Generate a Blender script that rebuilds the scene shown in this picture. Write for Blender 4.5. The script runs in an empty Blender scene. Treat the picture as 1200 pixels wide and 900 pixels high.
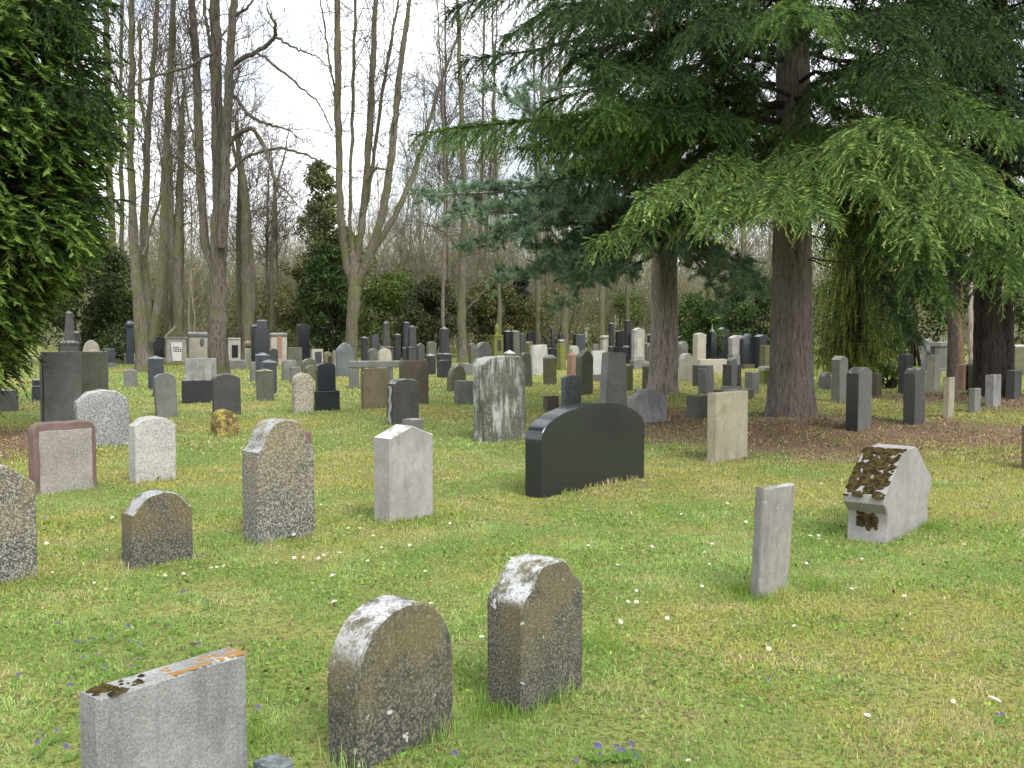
import bpy, bmesh, math, random
import numpy as np
from mathutils import Vector, Matrix, noise as mnoise

random.seed(7)
RNG = np.random.default_rng(7)
SC = bpy.context.scene
COL = SC.collection
R = math.radians

# ------------------------------------------------------------------ camera
F = 1177.0                       # focal length in pixels of a 1200 x 900 frame
CAMZ = 1.6
PITCH = math.atan((450 - 383) / F)
CP, SP = math.cos(PITCH), math.sin(PITCH)
cam_d = bpy.data.cameras.new('camera')
cam_d.sensor_width = 36.0
cam_d.lens = 36.0 * F / 1200.0
cam_d.clip_start = 0.05
cam_d.clip_end = 3000
cam = bpy.data.objects.new('camera', cam_d)
cam.location = (0, 0, CAMZ)
cam.rotation_euler = (math.pi / 2 - PITCH, 0, 0)
COL.objects.link(cam)
SC.camera = cam

def proj(x, y, z):
    dz = z - CAMZ
    fw = y * CP - dz * SP
    up = y * SP + dz * CP
    return 600 + F * x / fw, 450 - F * up / fw

def at(px, py, y):
    """world point seen at pixel (px, py) at distance y down the view"""
    k = (450 - py) / F
    dz = y * (k * CP - SP) / (CP + k * SP)
    fw = y * CP - dz * SP
    return Vector(((px - 600) / F * fw, y, CAMZ + dz))

def ground_at(px, py, gz=0.0):
    k = (450 - py) / F
    dz = gz - CAMZ
    y = dz * (CP + k * SP) / (k * CP - SP)
    fw = y * CP - dz * SP
    return Vector(((px - 600) / F * fw, y, gz))

# ------------------------------------------------------------------ numpy noise
def _hash(ix, iy, seed):
    n = (ix.astype(np.int64) * 374761393 + iy.astype(np.int64) * 668265263 + seed * 1442695041) & 0xFFFFFFFF
    n = ((n ^ (n >> 13)) * 1274126177) & 0xFFFFFFFF
    return ((n ^ (n >> 16)) & 0xFFFF) / 65535.0

def vnoise(x, y, seed=0):
    x = np.asarray(x, float); y = np.asarray(y, float)
    ix = np.floor(x); iy = np.floor(y)
    fx = x - ix; fy = y - iy
    fx = fx * fx * (3 - 2 * fx); fy = fy * fy * (3 - 2 * fy)
    a = _hash(ix, iy, seed); b = _hash(ix + 1, iy, seed)
    c = _hash(ix, iy + 1, seed); d = _hash(ix + 1, iy + 1, seed)
    return (a * (1 - fx) + b * fx) * (1 - fy) + (c * (1 - fx) + d * fx) * fy

def fbm(x, y, seed=0, octv=4):
    s = 0; a = 0.5; t = 0
    for o in range(octv):
        s = s + a * vnoise(x * 2 ** o, y * 2 ** o, seed + o * 17); t += a; a *= 0.5
    return s / t

def sstep(a, b, x):
    t = np.clip((np.asarray(x, float) - a) / (b - a), 0, 1)
    return t * t * (3 - 2 * t)

# trees that shape the ground around them
FIR = ground_at(927, 494)
PINE = ground_at(777, 470)
THUJA = Vector((-8.15, 14.2, 0))
OAKR = ground_at(1160, 470)

def gz(x, y):
    x = np.asarray(x, float); y = np.asarray(y, float)
    z = 0.05 * (fbm(x * 0.22 + 3, y * 0.22, 5, 2) - 0.5) + 0.022 * (fbm(x * 1.3, y * 1.3, 9, 2) - 0.5)
    for t, hgt, rad in ((FIR, 0.13, 1.5), (PINE, 0.16, 1.3), (OAKR, 0.15, 1.6)):
        r2 = (x - t.x) ** 2 + (y - t.y) ** 2
        z = z + hgt * np.exp(-r2 / (rad * rad))
    return z

def litter(x, y):
    """0..1, how much of the turf is covered by needles and dead leaves"""
    x = np.asarray(x, float); y = np.asarray(y, float)
    n = fbm(x * 0.9, y * 0.9, 21, 4)
    n2 = fbm(x * 3.1, y * 3.1, 31, 3)
    d1 = np.hypot((x - 5.1) / 4.7, (y - 15.0) / 3.5)
    d2 = np.hypot((x - THUJA.x - 0.6) / 2.6, (y - 14.0) / 3.0)
    d3 = np.hypot((x - 2.6) / 2.6, (y - 17.2) / 2.6)
    d4 = np.hypot((x - OAKR.x) / 3.5, (y - OAKR.y) / 3.5)
    m = 1.15 - np.minimum(np.minimum(d1, d2), np.minimum(d3 * 1.12, d4 * 1.15))
    m = m + (n - 0.5) * 1.5 + (n2 - 0.5) * 0.9
    return np.clip(sstep(-0.15, 0.95, m), 0, 1)

# ------------------------------------------------------------------ object helpers
def tag(o, label=None, cat=None, group=None, kind=None):
    if label: o['label'] = label
    if cat: o['category'] = cat
    if group: o['group'] = group
    if kind: o['kind'] = kind
    return o

def empty(name, loc, rot=(0, 0, 0)):
    o = bpy.data.objects.new(name, None)
    o.empty_display_size = 0.2
    o.location = loc; o.rotation_euler = rot
    COL.objects.link(o)
    return o

def link(name, me, mat=None, parent=None, loc=None, rot=None):
    o = bpy.data.objects.new(name, me)
    COL.objects.link(o)
    if mat is not None:
        for m in (mat if isinstance(mat, (list, tuple)) else (mat,)):
            me.materials.append(m)
    if parent is not None: o.parent = parent
    if loc is not None: o.location = loc
    if rot is not None: o.rotation_euler = rot
    return o

def np_mesh(name, V, Fs, tint=None, smooth=False):
    """V (n,3); Fs (m,k) all faces of k corners; tint (n,3) colour per vertex"""
    V = np.ascontiguousarray(V, dtype=np.float32)
    Fs = np.ascontiguousarray(Fs, dtype=np.int32)
    me = bpy.data.meshes.new(name)
    n, m, k = len(V), len(Fs), Fs.shape[1]
    me.vertices.add(n); me.vertices.foreach_set('co', V.ravel())
    me.loops.add(m * k); me.loops.foreach_set('vertex_index', Fs.ravel())
    me.polygons.add(m)
    me.polygons.foreach_set('loop_start', np.arange(0, m * k, k, dtype=np.int32))
    if smooth:
        me.polygons.foreach_set('use_smooth', np.ones(m, dtype=bool))
    me.update(calc_edges=True)
    if tint is not None:
        a = me.attributes.new('tint', 'FLOAT_COLOR', 'POINT')
        c = np.ones((n, 4), dtype=np.float32); c[:, :3] = tint
        a.data.foreach_set('color', c.ravel())
    return me

class Tris:
    def __init__(s): s.V = []; s.F = []; s.T = []; s.n = 0
    def add(s, V, Fc, T=None):
        s.V.append(V); s.F.append(Fc + s.n); s.n += len(V)
        if T is not None: s.T.append(T)
    def mesh(s, name, smooth=False):
        return np_mesh(name, np.concatenate(s.V), np.concatenate(s.F),
                       np.concatenate(s.T) if s.T else None, smooth)

class Tubes:
    """tapered tubes of quads collected into one mesh"""
    def __init__(s): s.V = []; s.F = []; s.n = 0
    def tube(s, P, rad, sides=6):
        P = np.asarray(P, float); n = len(P)
        rad = np.asarray(rad, float)
        T = np.gradient(P, axis=0)
        T /= np.linalg.norm(T, axis=1, keepdims=True) + 1e-9
        ref = np.array([0.31, 0.93, 0.2]) if abs(T[0, 2]) > 0.7 else np.array([0.05, 0.1, 1.0])
        A = np.cross(T, ref); A /= np.linalg.norm(A, axis=1, keepdims=True) + 1e-9
        B = np.cross(T, A)
        ang = np.arange(sides) * (2 * math.pi / sides)
        ca = np.cos(ang)[None, :, None]; sa = np.sin(ang)[None, :, None]
        V = P[:, None, :] + rad[:, None, None] * (A[:, None, :] * ca + B[:, None, :] * sa)
        i = np.arange(n - 1)[:, None] * sides; j = np.arange(sides)[None, :]; j2 = (j + 1) % sides
        Fc = np.stack([i + j, i + j2, i + sides + j2, i + sides + j], axis=-1).reshape(-1, 4)
        s.V.append(V.reshape(-1, 3)); s.F.append(Fc + s.n); s.n += n * sides
    def mesh(s, name): return np_mesh(name, np.concatenate(s.V), np.concatenate(s.F), None, True)

# ------------------------------------------------------------------ node helpers
def new_mat(name):
    m = bpy.data.materials.new(name); m.use_nodes = True
    nt = m.node_tree; nt.nodes.clear()
    out = nt.nodes.new('ShaderNodeOutputMaterial')
    return m, nt, out

class NB:
    def __init__(s, nt): s.nt = nt
    def n(s, t, **kw):
        nd = s.nt.nodes.new(t)
        for k, v in kw.items(): setattr(nd, k, v)
        return nd
    def l(s, a, b): s.nt.links.new(a, b)
    def noise(s, vec, scale, detail=3, rough=0.55, dist=0.0):
        nd = s.n('ShaderNodeTexNoise'); nd.inputs['Scale'].default_value = scale
        nd.inputs['Detail'].default_value = detail; nd.inputs['Roughness'].default_value = rough
        nd.inputs['Distortion'].default_value = dist
        s.l(vec, nd.inputs['Vector']); return nd.outputs['Fac']
    def vor(s, vec, scale, feat='F1'):
        nd = s.n('ShaderNodeTexVoronoi', feature=feat); nd.inputs['Scale'].default_value = scale
        s.l(vec, nd.inputs['Vector']); return nd.outputs['Distance']
    def ramp(s, fac, a, b, lo=0.0, hi=1.0):
        nd = s.n('ShaderNodeMapRange', interpolation_type='SMOOTHSTEP')
        nd.inputs['From Min'].default_value = a; nd.inputs['From Max'].default_value = b
        nd.inputs['To Min'].default_value = lo; nd.inputs['To Max'].default_value = hi
        s.l(fac, nd.inputs['Value']); return nd.outputs['Result']
    def math(s, op, a, b=None):
        nd = s.n('ShaderNodeMath', operation=op)
        for i, v in enumerate((a, b)):
            if v is None: continue
            if isinstance(v, (int, float)): nd.inputs[i].default_value = v
            else: s.l(v, nd.inputs[i])
        return nd.outputs[0]
    def mix(s, fac, a, b, blend='MIX'):
        nd = s.n('ShaderNodeMix', data_type='RGBA', blend_type=blend)
        for sock, v in ((nd.inputs[0], fac), (nd.inputs[6], a), (nd.inputs[7], b)):
            if isinstance(v, (int, float)): sock.default_value = v
            elif isinstance(v, tuple): sock.default_value = (*v, 1)
            else: s.l(v, sock)
        return nd.outputs[2]
    def mapping(s, vec, scale):
        nd = s.n('ShaderNodeMapping'); nd.inputs['Scale'].default_value = scale
        s.l(vec, nd.inputs['Vector']); return nd.outputs[0]
    def bump(s, h, strength, dist):
        nd = s.n('ShaderNodeBump'); nd.inputs['Strength'].default_value = strength
        nd.inputs['Distance'].default_value = dist; s.l(h, nd.inputs['Height']); return nd.outputs[0]

# ------------------------------------------------------------------ materials
def stone(name, base, var=None, speck=None, speck_col=None, speck_scale=110, speck_amt=0.5, streak=None, streak_amt=0.5, streak_rng=(.46, .78),
          lichen=None, lichen_amt=0.0, mottle=.35, ochre=None, ochre_amt=0.0, moss=None, moss_amt=0.0, side_lichen=0.0,
          rough=0.85, bump=0.35, bump_scale=60, spec=0.3, coat=0.0, gloss_noise=True):
    m, nt, out = new_mat(name); b = NB(nt)
    tc = b.n('ShaderNodeTexCoord'); oi = b.n('ShaderNodeObjectInfo')
    geo = b.n('ShaderNodeNewGeometry')
    off = b.n('ShaderNodeVectorMath', operation='ADD')
    b.l(tc.outputs['Object'], off.inputs[0])
    cmb = b.n('ShaderNodeCombineXYZ')
    b.l(b.math('MULTIPLY', oi.outputs['Random'], 37.0), cmb.inputs[0]); b.l(b.math('MULTIPLY', oi.outputs['Random'], 91.0), cmb.inputs[1])
    b.l(cmb.outputs[0], off.inputs[1]); vec = off.outputs[0]
    var = var or tuple(c * 0.72 for c in base)
    col = b.mix(b.ramp(b.noise(vec, 3.2, 5, 0.62), 0.34, 0.68), base, var)
    col = b.mix(b.math('MULTIPLY', b.ramp(b.noise(vec, 17, 4, 0.7), 0.42, 0.62), mottle), col, tuple(c * 0.6 for c in base))
    spk = b.noise(vec, speck_scale, 2, 0.75)
    if speck:
        col = b.mix(b.math('MULTIPLY', b.ramp(spk, 0.5, 0.6), speck_amt), col, speck)
        col = b.mix(b.math('MULTIPLY', b.ramp(spk, 0.5, 0.38), speck_amt), col, speck_col or tuple(c * 0.35 for c in base))
    if ochre:
        sep = b.n('ShaderNodeSeparateXYZ'); b.l(tc.outputs['Generated'], sep.inputs[0])
        g = b.ramp(sep.outputs[2], 0.2, 0.85)
        g = b.math('MULTIPLY', g, b.ramp(b.noise(vec, 5, 4), 0.32, 0.6))
        g = b.math('MULTIPLY', g, b.ramp(spk, 0.62, 0.42, 0.25, 1.0))
        col = b.mix(b.math('MULTIPLY', g, ochre_amt), col, ochre)
    if streak:
        sv = b.mapping(vec, (7, 7, 0.9))
        st = b.math('MULTIPLY', b.ramp(b.noise(sv, 1.6, 6, 0.7, .4), *streak_rng), b.ramp(b.noise(vec, 3.1, 4, .6), .36, .62, .15, 1))
        col = b.mix(b.math('MULTIPLY', st, streak_amt), col, streak)
    if moss:
        mm = b.ramp(b.noise(vec, 4.5, 5, 0.65), 0.62 - 0.3 * moss_amt, 0.8 - 0.3 * moss_amt)
        col = b.mix(b.math('MULTIPLY', mm, 0.85), col, moss)
    if lichen:
        sepn = b.n('ShaderNodeSeparateXYZ'); b.l(geo.outputs['Normal'], sepn.inputs[0])
        top = b.ramp(sepn.outputs[2], 0.12, 0.75)
        ln = b.math('MULTIPLY', b.ramp(b.noise(vec, 9, 5, 0.7), 0.56 - 0.2 * lichen_amt, 0.66 - 0.12 * lichen_amt), b.ramp(b.noise(vec, 75, 3, 0.7), .36, .5, .25, 1))
        lk = b.math('MULTIPLY', top, ln)
        if side_lichen > 0:
            spots = b.ramp(b.noise(vec, 13, 4, 0.6), 0.7 - 0.12 * side_lichen, 0.73 - 0.12 * side_lichen)
            lk = b.math('MAXIMUM', lk, spots)
        col = b.mix(lk, col, lichen)
    p = b.n('ShaderNodeBsdfPrincipled')
    b.l(col, p.inputs['Base Color'])
    if gloss_noise:
        b.l(b.ramp(b.noise(vec, 8, 4), 0.3, 0.7, max(rough - 0.12, 0.05), min(rough + 0.1, 1)), p.inputs['Roughness'])
    else: p.inputs['Roughness'].default_value = rough
    p.inputs['Specular IOR Level'].default_value = spec
    p.inputs['Coat Weight'].default_value = coat
    p.inputs['Coat Roughness'].default_value = 0.12
    h = b.math('ADD', b.noise(vec, bump_scale, 4, 0.65), b.math('MULTIPLY', b.noise(vec, 9, 4, 0.6), 1.6))
    b.l(b.bump(h, bump, 0.012), p.inputs['Normal'])
    b.l(p.outputs[0], out.inputs['Surface'])
    return m

WHITE_L = (0.5, 0.5, 0.48)
M = {}
M['ochre_granite'] = stone('granite_ochre', (0.06, 0.061, 0.058), (0.078, 0.077, 0.066), speck=(0.225, 0.205, 0.145), speck_col=(0.025, 0.025, 0.025), speck_scale=105, speck_amt=0.75,
      ochre=(0.165, 0.138, 0.05), ochre_amt=0.68, lichen=(0.42, 0.43, 0.43), lichen_amt=.75, side_lichen=0.45, streak=(0.03, 0.03, 0.028), streak_amt=0.6, bump=0.55, bump_scale=90)
M['grey_granite'] = stone('granite_blue_grey', (0.105, 0.108, 0.108), (0.15, 0.145, 0.125), speck=(0.36, 0.34, 0.28), speck_col=(0.03, 0.033, 0.038), speck_scale=85, speck_amt=0.85,
      ochre=(0.24, 0.18, 0.07), ochre_amt=0.6, lichen=(0.34, 0.36, 0.38), lichen_amt=.8, bump=0.55, bump_scale=90)
M['small_granite'] = stone('granite_brown_blue', (0.06, 0.065, 0.072), (0.085, 0.08, 0.07), speck=(0.23, 0.21, 0.15), speck_col=(0.02, 0.022, 0.028), speck_scale=90, speck_amt=0.8,
      ochre=(0.16, 0.115, 0.035), ochre_amt=0.75, lichen=(0.33, 0.34, 0.35), lichen_amt=0.9, bump=0.5, bump_scale=90)
M['concrete'] = stone('weathered_concrete', (0.29, 0.295, 0.285), (0.17, 0.175, 0.17), mottle=.5, speck=(0.4, 0.4, 0.38), speck_scale=140, speck_amt=0.3,
      streak=(0.075, 0.08, 0.078), streak_amt=1.0, lichen=(0.38, 0.38, 0.35), lichen_amt=0.2, bump=0.4, bump_scale=80)
M['concrete_light'] = stone('pale_weathered_stone', (0.33, 0.315, 0.295), (0.25, 0.235, 0.225), streak=(0.14, 0.135, 0.13), streak_amt=0.7,
      lichen=(0.55, 0.54, 0.5), lichen_amt=0.9, bump=0.35, bump_scale=70)
M['white'] = stone('whitish_stone', (0.43, 0.42, 0.395), (0.35, 0.34, 0.32), speck=(0.53, 0.52, 0.49), speck_scale=70, speck_amt=0.5, streak=(0.3, 0.29, 0.28), streak_amt=0.35, bump=0.5, bump_scale=50)
M['bright_white'] = stone('white_marble', (0.6, 0.6, 0.6), (0.5, 0.51, 0.52), streak=(0.3, 0.31, 0.31), streak_amt=0.5, bump=0.5, bump_scale=30)
M['speckle_grey'] = stone('rough_speckled_granite', (0.25, 0.255, 0.255), (0.2, 0.205, 0.2), speck=(0.42, 0.42, 0.41), speck_col=(0.09, 0.095, 0.095), speck_scale=48, speck_amt=0.7,
      lichen=(0.5, 0.5, 0.48), lichen_amt=0.8, bump=0.9, bump_scale=38)
M['speckle_cream'] = stone('cream_speckled_stone', (0.37, 0.34, 0.27), (0.3, 0.28, 0.22), speck=(0.5, 0.47, 0.38), speck_col=(0.1, 0.09, 0.07), speck_scale=32, speck_amt=0.7, bump=0.6, bump_scale=40)
M['black'] = stone('polished_black_granite', (0.015, 0.018, 0.023), (0.0135, 0.0165, 0.0215), speck=(0.036, 0.038, 0.042), speck_scale=260, speck_amt=0.4, mottle=0, gloss_noise=False, rough=0.2, bump=0.012, bump_scale=200, spec=0.5, coat=0.35)
M['black_matt'] = stone('dull_black_stone', (0.022, 0.023, 0.026), (0.032, 0.034, 0.036), lichen=(0.3, 0.32, 0.34), lichen_amt=0.7, rough=0.5, bump=0.1, spec=0.4)
M['blue_dark'] = stone('blue_black_stone', (0.035, 0.045, 0.058), (0.05, 0.06, 0.07), lichen=(0.33, 0.37, 0.42), lichen_amt=1.3, rough=0.5, bump=0.15, spec=0.4)
M['blue_grey'] = stone('blue_grey_stone', (0.13, 0.15, 0.155), (0.09, 0.105, 0.11), speck=(0.2, 0.22, 0.22), speck_scale=40, speck_amt=0.5, moss=(0.1, 0.11, 0.07), moss_amt=0.3, lichen=(0.28, 0.3, 0.3), lichen_amt=0.6, bump=0.6, bump_scale=40)
M['grey'] = stone('grey_stone', (0.18, 0.18, 0.17), (0.14, 0.14, 0.13), streak=(0.08, 0.08, 0.075), streak_amt=0.6, lichen=(0.33, 0.33, 0.3), lichen_amt=0.7, bump=0.35)
M['grey_dark'] = stone('dark_grey_stone', (0.075, 0.077, 0.072), (0.055, 0.056, 0.052), streak=(0.035, 0.035, 0.032), streak_amt=0.6, lichen=(0.25, 0.26, 0.25), lichen_amt=0.7, bump=0.35)
M['grey_green'] = stone('green_grey_stone', (0.12, 0.125, 0.105), (0.09, 0.1, 0.075), moss=(0.085, 0.095, 0.04), moss_amt=0.45, streak=(0.05, 0.052, 0.045), streak_amt=0.6, lichen=(0.25, 0.26, 0.22), lichen_amt=0.6, bump=0.45)
M['plain_grey'] = stone('smooth_grey_back', (0.135, 0.137, 0.127), (0.115, 0.117, 0.108), streak=(0.09, 0.09, 0.085), streak_amt=0.4, lichen=(0.28, 0.29, 0.28), lichen_amt=0.4, bump=0.15)
M['mid_grey'] = stone('mid_grey_stone', (0.25, 0.255, 0.225), (0.19, 0.195, 0.17), streak=(0.12, 0.12, 0.105), streak_amt=0.6, moss=(0.15, 0.155, 0.08), moss_amt=0.2, bump=0.4)
M['olive'] = stone('moss_stained_stone', (0.13, 0.125, 0.085), (0.1, 0.095, 0.06), moss=(0.09, 0.095, 0.03), moss_amt=0.6, streak=(0.06, 0.055, 0.04), streak_amt=0.6, lichen=(0.3, 0.3, 0.24), lichen_amt=0.7, bump=0.5)
M['moss_green'] = stone('mossy_yellow_green_stone', (0.18, 0.18, 0.08), (0.13, 0.14, 0.05), moss=(0.16, 0.17, 0.03), moss_amt=0.8, bump=0.5)
M['ochre'] = stone('ochre_sandstone', (0.185, 0.155, 0.095), (0.135, 0.115, 0.075), streak=(0.07, 0.06, 0.04), streak_amt=0.55, lichen=(0.3, 0.27, 0.18), lichen_amt=0.6, bump=0.4)
M['brown'] = stone('brown_sandstone', (0.11, 0.094, 0.065), (0.085, 0.074, 0.053), moss=(0.08, 0.075, 0.03), moss_amt=0.3, streak=(0.05, 0.042, 0.03), streak_amt=0.5, bump=0.45)
M['cream'] = stone('cream_sandstone', (0.32, 0.295, 0.22), (0.25, 0.23, 0.165), streak=(0.13, 0.115, 0.07), streak_amt=0.8, moss=(0.17, 0.17, 0.08), moss_amt=0.25, lichen=(0.24, 0.24, 0.13), lichen_amt=1.0, bump=0.3)
M['pale'] = stone('pale_sandstone', (0.4, 0.375, 0.31), (0.32, 0.3, 0.25), streak=(0.2, 0.185, 0.15), streak_amt=0.6, bump=0.3)
M['red'] = stone('red_sandstone', (0.19, 0.125, 0.113), (0.125, 0.085, 0.077), streak=(0.07, 0.05, 0.045), streak_amt=0.6, lichen=(0.14, 0.13, 0.08), lichen_amt=0.9, bump=0.6, bump_scale=45)
M['salmon'] = stone('salmon_sandstone', (0.3, 0.19, 0.14), (0.25, 0.16, 0.12), streak=(0.15, 0.09, 0.06), streak_amt=0.5, bump=0.3)
M['face_grey'] = stone('rendered_grey_face', (0.3, 0.275, 0.25), (0.22, 0.2, 0.18), speck=(0.45, 0.43, 0.4), speck_scale=60, speck_amt=0.35, streak=(0.12, 0.105, 0.095), streak_amt=0.7, bump=0.5)
M['slab'] = stone('streaked_grey_slab', (0.215, 0.21, 0.2), (0.27, 0.252, 0.215), streak=(0.09, 0.088, 0.085), streak_amt=0.85, lichen=(0.33, 0.34, 0.34), lichen_amt=0.6, side_lichen=0.1, bump=0.3)
M['mossy_pale'] = stone('pale_stone_with_dark_lichen', (0.3, 0.285, 0.275), (0.23, 0.22, 0.212), streak=(0.16, 0.155, 0.15), streak_amt=0.75, bump=0.45)
M['yellow_rock'] = stone('yellow_lichened_rock', (0.24, 0.18, 0.07), (0.16, 0.13, 0.07), speck=(0.42, 0.33, 0.06), speck_scale=14, speck_amt=0.8, lichen=(0.42, 0.35, 0.06), lichen_amt=0.6, bump=0.7)
M['lichen_streaked'] = stone('granite_with_white_runs', (0.1, 0.105, 0.09), (0.13, 0.125, 0.085), speck=(0.17, 0.17, 0.13), speck_scale=45, speck_amt=0.5, streak=(0.4, 0.42, 0.4), streak_amt=1.0, streak_rng=(.47, .6), lichen=(0.36, 0.38, 0.36), lichen_amt=.9, bump=0.9, bump_scale=35)
M['dark_streaked'] = stone('dark_granite_with_pale_run', (0.06, 0.064, 0.06), (0.075, 0.078, 0.07), streak=(0.035, 0.036, 0.035), streak_amt=0.6, lichen=(0.33, 0.36, 0.34), lichen_amt=0.9, bump=0.5)
M['paint_white'] = stone('white_tablet', (0.66, 0.65, 0.62), (0.58, 0.57, 0.54), bump=0.1)
M['letter_niche_shade'] = stone('dark_lettering', (0.05, 0.05, 0.05), bump=0.05)  # also colours the panel that stands for shade in the shrine's niche
M['pale_run'] = stone('pale_lichen_run', (0.36, 0.39, 0.36), (0.24, 0.26, 0.24), bump=0.6)

def moss_mat(name, a, c):
    m, nt, out = new_mat(name); b = NB(nt)
    tc = b.n('ShaderNodeTexCoord'); v = tc.outputs['Object']
    col = b.mix(b.ramp(b.noise(v, 28, 4, 0.7), 0.4, 0.6), a, c)
    p = b.n('ShaderNodeBsdfPrincipled'); b.l(col, p.inputs['Base Color']); p.inputs['Roughness'].default_value = 1
    p.inputs['Specular IOR Level'].default_value = 0.05
    b.l(b.bump(b.noise(v, 120, 4, 0.7), 0.8, 0.01), p.inputs['Normal'])
    b.l(p.outputs[0], out.inputs['Surface']); return m
M['moss'] = moss_mat('dry_brown_moss_and_dark_patch', (0.026, 0.018, 0.009), (0.075, 0.058, 0.022))
M['orange'] = moss_mat('orange_lichen', (0.33, 0.16, 0.035), (0.3, 0.2, 0.09))
M['moss_bright'] = moss_mat('olive_moss', (0.09, 0.085, 0.02), (0.15, 0.13, 0.03))

def bark(name, a, c, crack=(0.03, 0.024, 0.02), scale=1.0, moss=None, moss_amt=0.0, bump=0.8):
    m, nt, out = new_mat(name); b = NB(nt)
    tc = b.n('ShaderNodeTexCoord'); v = tc.outputs['Object']
    vo = b.noise(b.mapping(v, (19 * scale, 19 * scale, 1.6 * scale)), 2.4, 7, 0.66, 0.6)
    n1 = b.noise(b.mapping(v, (30 * scale, 30 * scale, 9 * scale)), 2.0, 5, 0.7)
    col = b.mix(b.ramp(n1, 0.35, 0.65), a, c)
    col = b.mix(b.ramp(vo, 0.58, 0.34), col, crack)
    col = b.mix(b.math('MULTIPLY', b.ramp(b.noise(v, 2.2, 4), .4, .65), .35), col, tuple(q * .65 for q in a))
    if moss:
        mm = b.ramp(b.noise(v, 1.7, 5, 0.6), 0.6 - 0.3 * moss_amt, 0.78 - 0.3 * moss_amt)
        col = b.mix(b.math('MULTIPLY', mm, 0.8), col, moss)
    p = b.n('ShaderNodeBsdfPrincipled'); b.l(col, p.inputs['Base Color']); p.inputs['Roughness'].default_value = 0.95
    p.inputs['Specular IOR Level'].default_value = 0.15
    h = b.math('ADD', b.math('MULTIPLY', vo, 2.2), b.math('MULTIPLY', n1, 0.7))
    b.l(b.bump(h, bump, 0.03), p.inputs['Normal'])
    b.l(p.outputs[0], out.inputs['Surface']); return m
M['fir_bark'] = bark('fir_bark', (0.2, 0.17, 0.152), (0.29, 0.25, 0.225), (0.1, 0.082, 0.073), 1.0)
M['pine_bark'] = bark('pine_bark', (0.34, 0.285, 0.255), (0.46, 0.4, 0.36), (0.13, 0.104, 0.092), 0.75)
M['grey_bark'] = bark('grey_mossy_bark', (0.14, 0.122, 0.1), (0.205, 0.185, 0.155), (0.05, 0.045, 0.035), 0.6, (0.11, 0.112, 0.045), 0.6, 0.5)
M['brown_bark'] = bark('brown_mossy_bark', (0.115, 0.098, 0.083), (0.175, 0.153, 0.13), (0.03, 0.025, 0.022), 0.6, (0.1, 0.105, 0.04), 0.4, 0.6)
M['twig_bark'] = bark('twig_bark', (0.1, 0.085, 0.068), (0.15, 0.13, 0.105), (0.06, 0.05, 0.04), 0.5, (0.1, 0.1, 0.045), 0.3, 0.2)
M['far_bark'] = bark('far_twig_bark', (0.28, 0.26, 0.175), (0.38, 0.355, 0.245), (0.19, 0.175, 0.12), 0.4, (0.13, 0.13, 0.07), 0.4, 0.1)  # paled bark: the haze of distance is put into its colour
M['orange_bark'] = bark('orange_brown_bark', (0.17, 0.11, 0.07), (0.22, 0.145, 0.09), (0.1, 0.055, 0.03), 0.7)
M['dark_bark'] = bark('dark_bark', (0.06, 0.048, 0.042), (0.09, 0.073, 0.062), (0.02, 0.017, 0.015), 0.9)

def leaf_mat(name, trans=0.3, rough=0.7, spec=0.25):
    m, nt, out = new_mat(name); b = NB(nt)
    at_ = b.n('ShaderNodeAttribute', attribute_name='tint')
    p = b.n('ShaderNodeBsdfPrincipled'); b.l(at_.outputs['Color'], p.inputs['Base Color'])
    p.inputs['Roughness'].default_value = rough; p.inputs['Specular IOR Level'].default_value = spec
    t = b.n('ShaderNodeBsdfTranslucent'); b.l(at_.outputs['Color'], t.inputs['Color'])
    mx = b.n('ShaderNodeMixShader'); mx.inputs[0].default_value = trans
    b.l(p.outputs[0], mx.inputs[1]); b.l(t.outputs[0], mx.inputs[2])
    b.l(mx.outputs[0], out.inputs['Surface']); return m
M['needle'] = leaf_mat('conifer_needles', 0.25)
M['grass'] = leaf_mat('grass_blades', 0.45, 0.6)
M['litter'] = leaf_mat('dead_leaves', 0.1, 0.85, 0.1)
M['petal'] = leaf_mat('petals', 0.3, 0.7, 0.1)
# ------------------------------------------------------------------ gravestone shapes
def catmull(pts, n=5):
    out = []
    P = [pts[0]] + list(pts) + [pts[-1]]
    for i in range(1, len(P) - 2):
        for k in range(n):
            t = k / n
            a, b, c, d = P[i - 1], P[i], P[i + 1], P[i + 2]
            out.append(tuple(0.5 * (2 * b[j] + (c[j] - a[j]) * t + (2 * a[j] - 5 * b[j] + 4 * c[j] - d[j]) * t * t
                                    + (3 * b[j] - a[j] - 3 * c[j] + d[j]) * t ** 3) for j in (0, 1)))
    out.append(tuple(pts[-1])); return out

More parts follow.
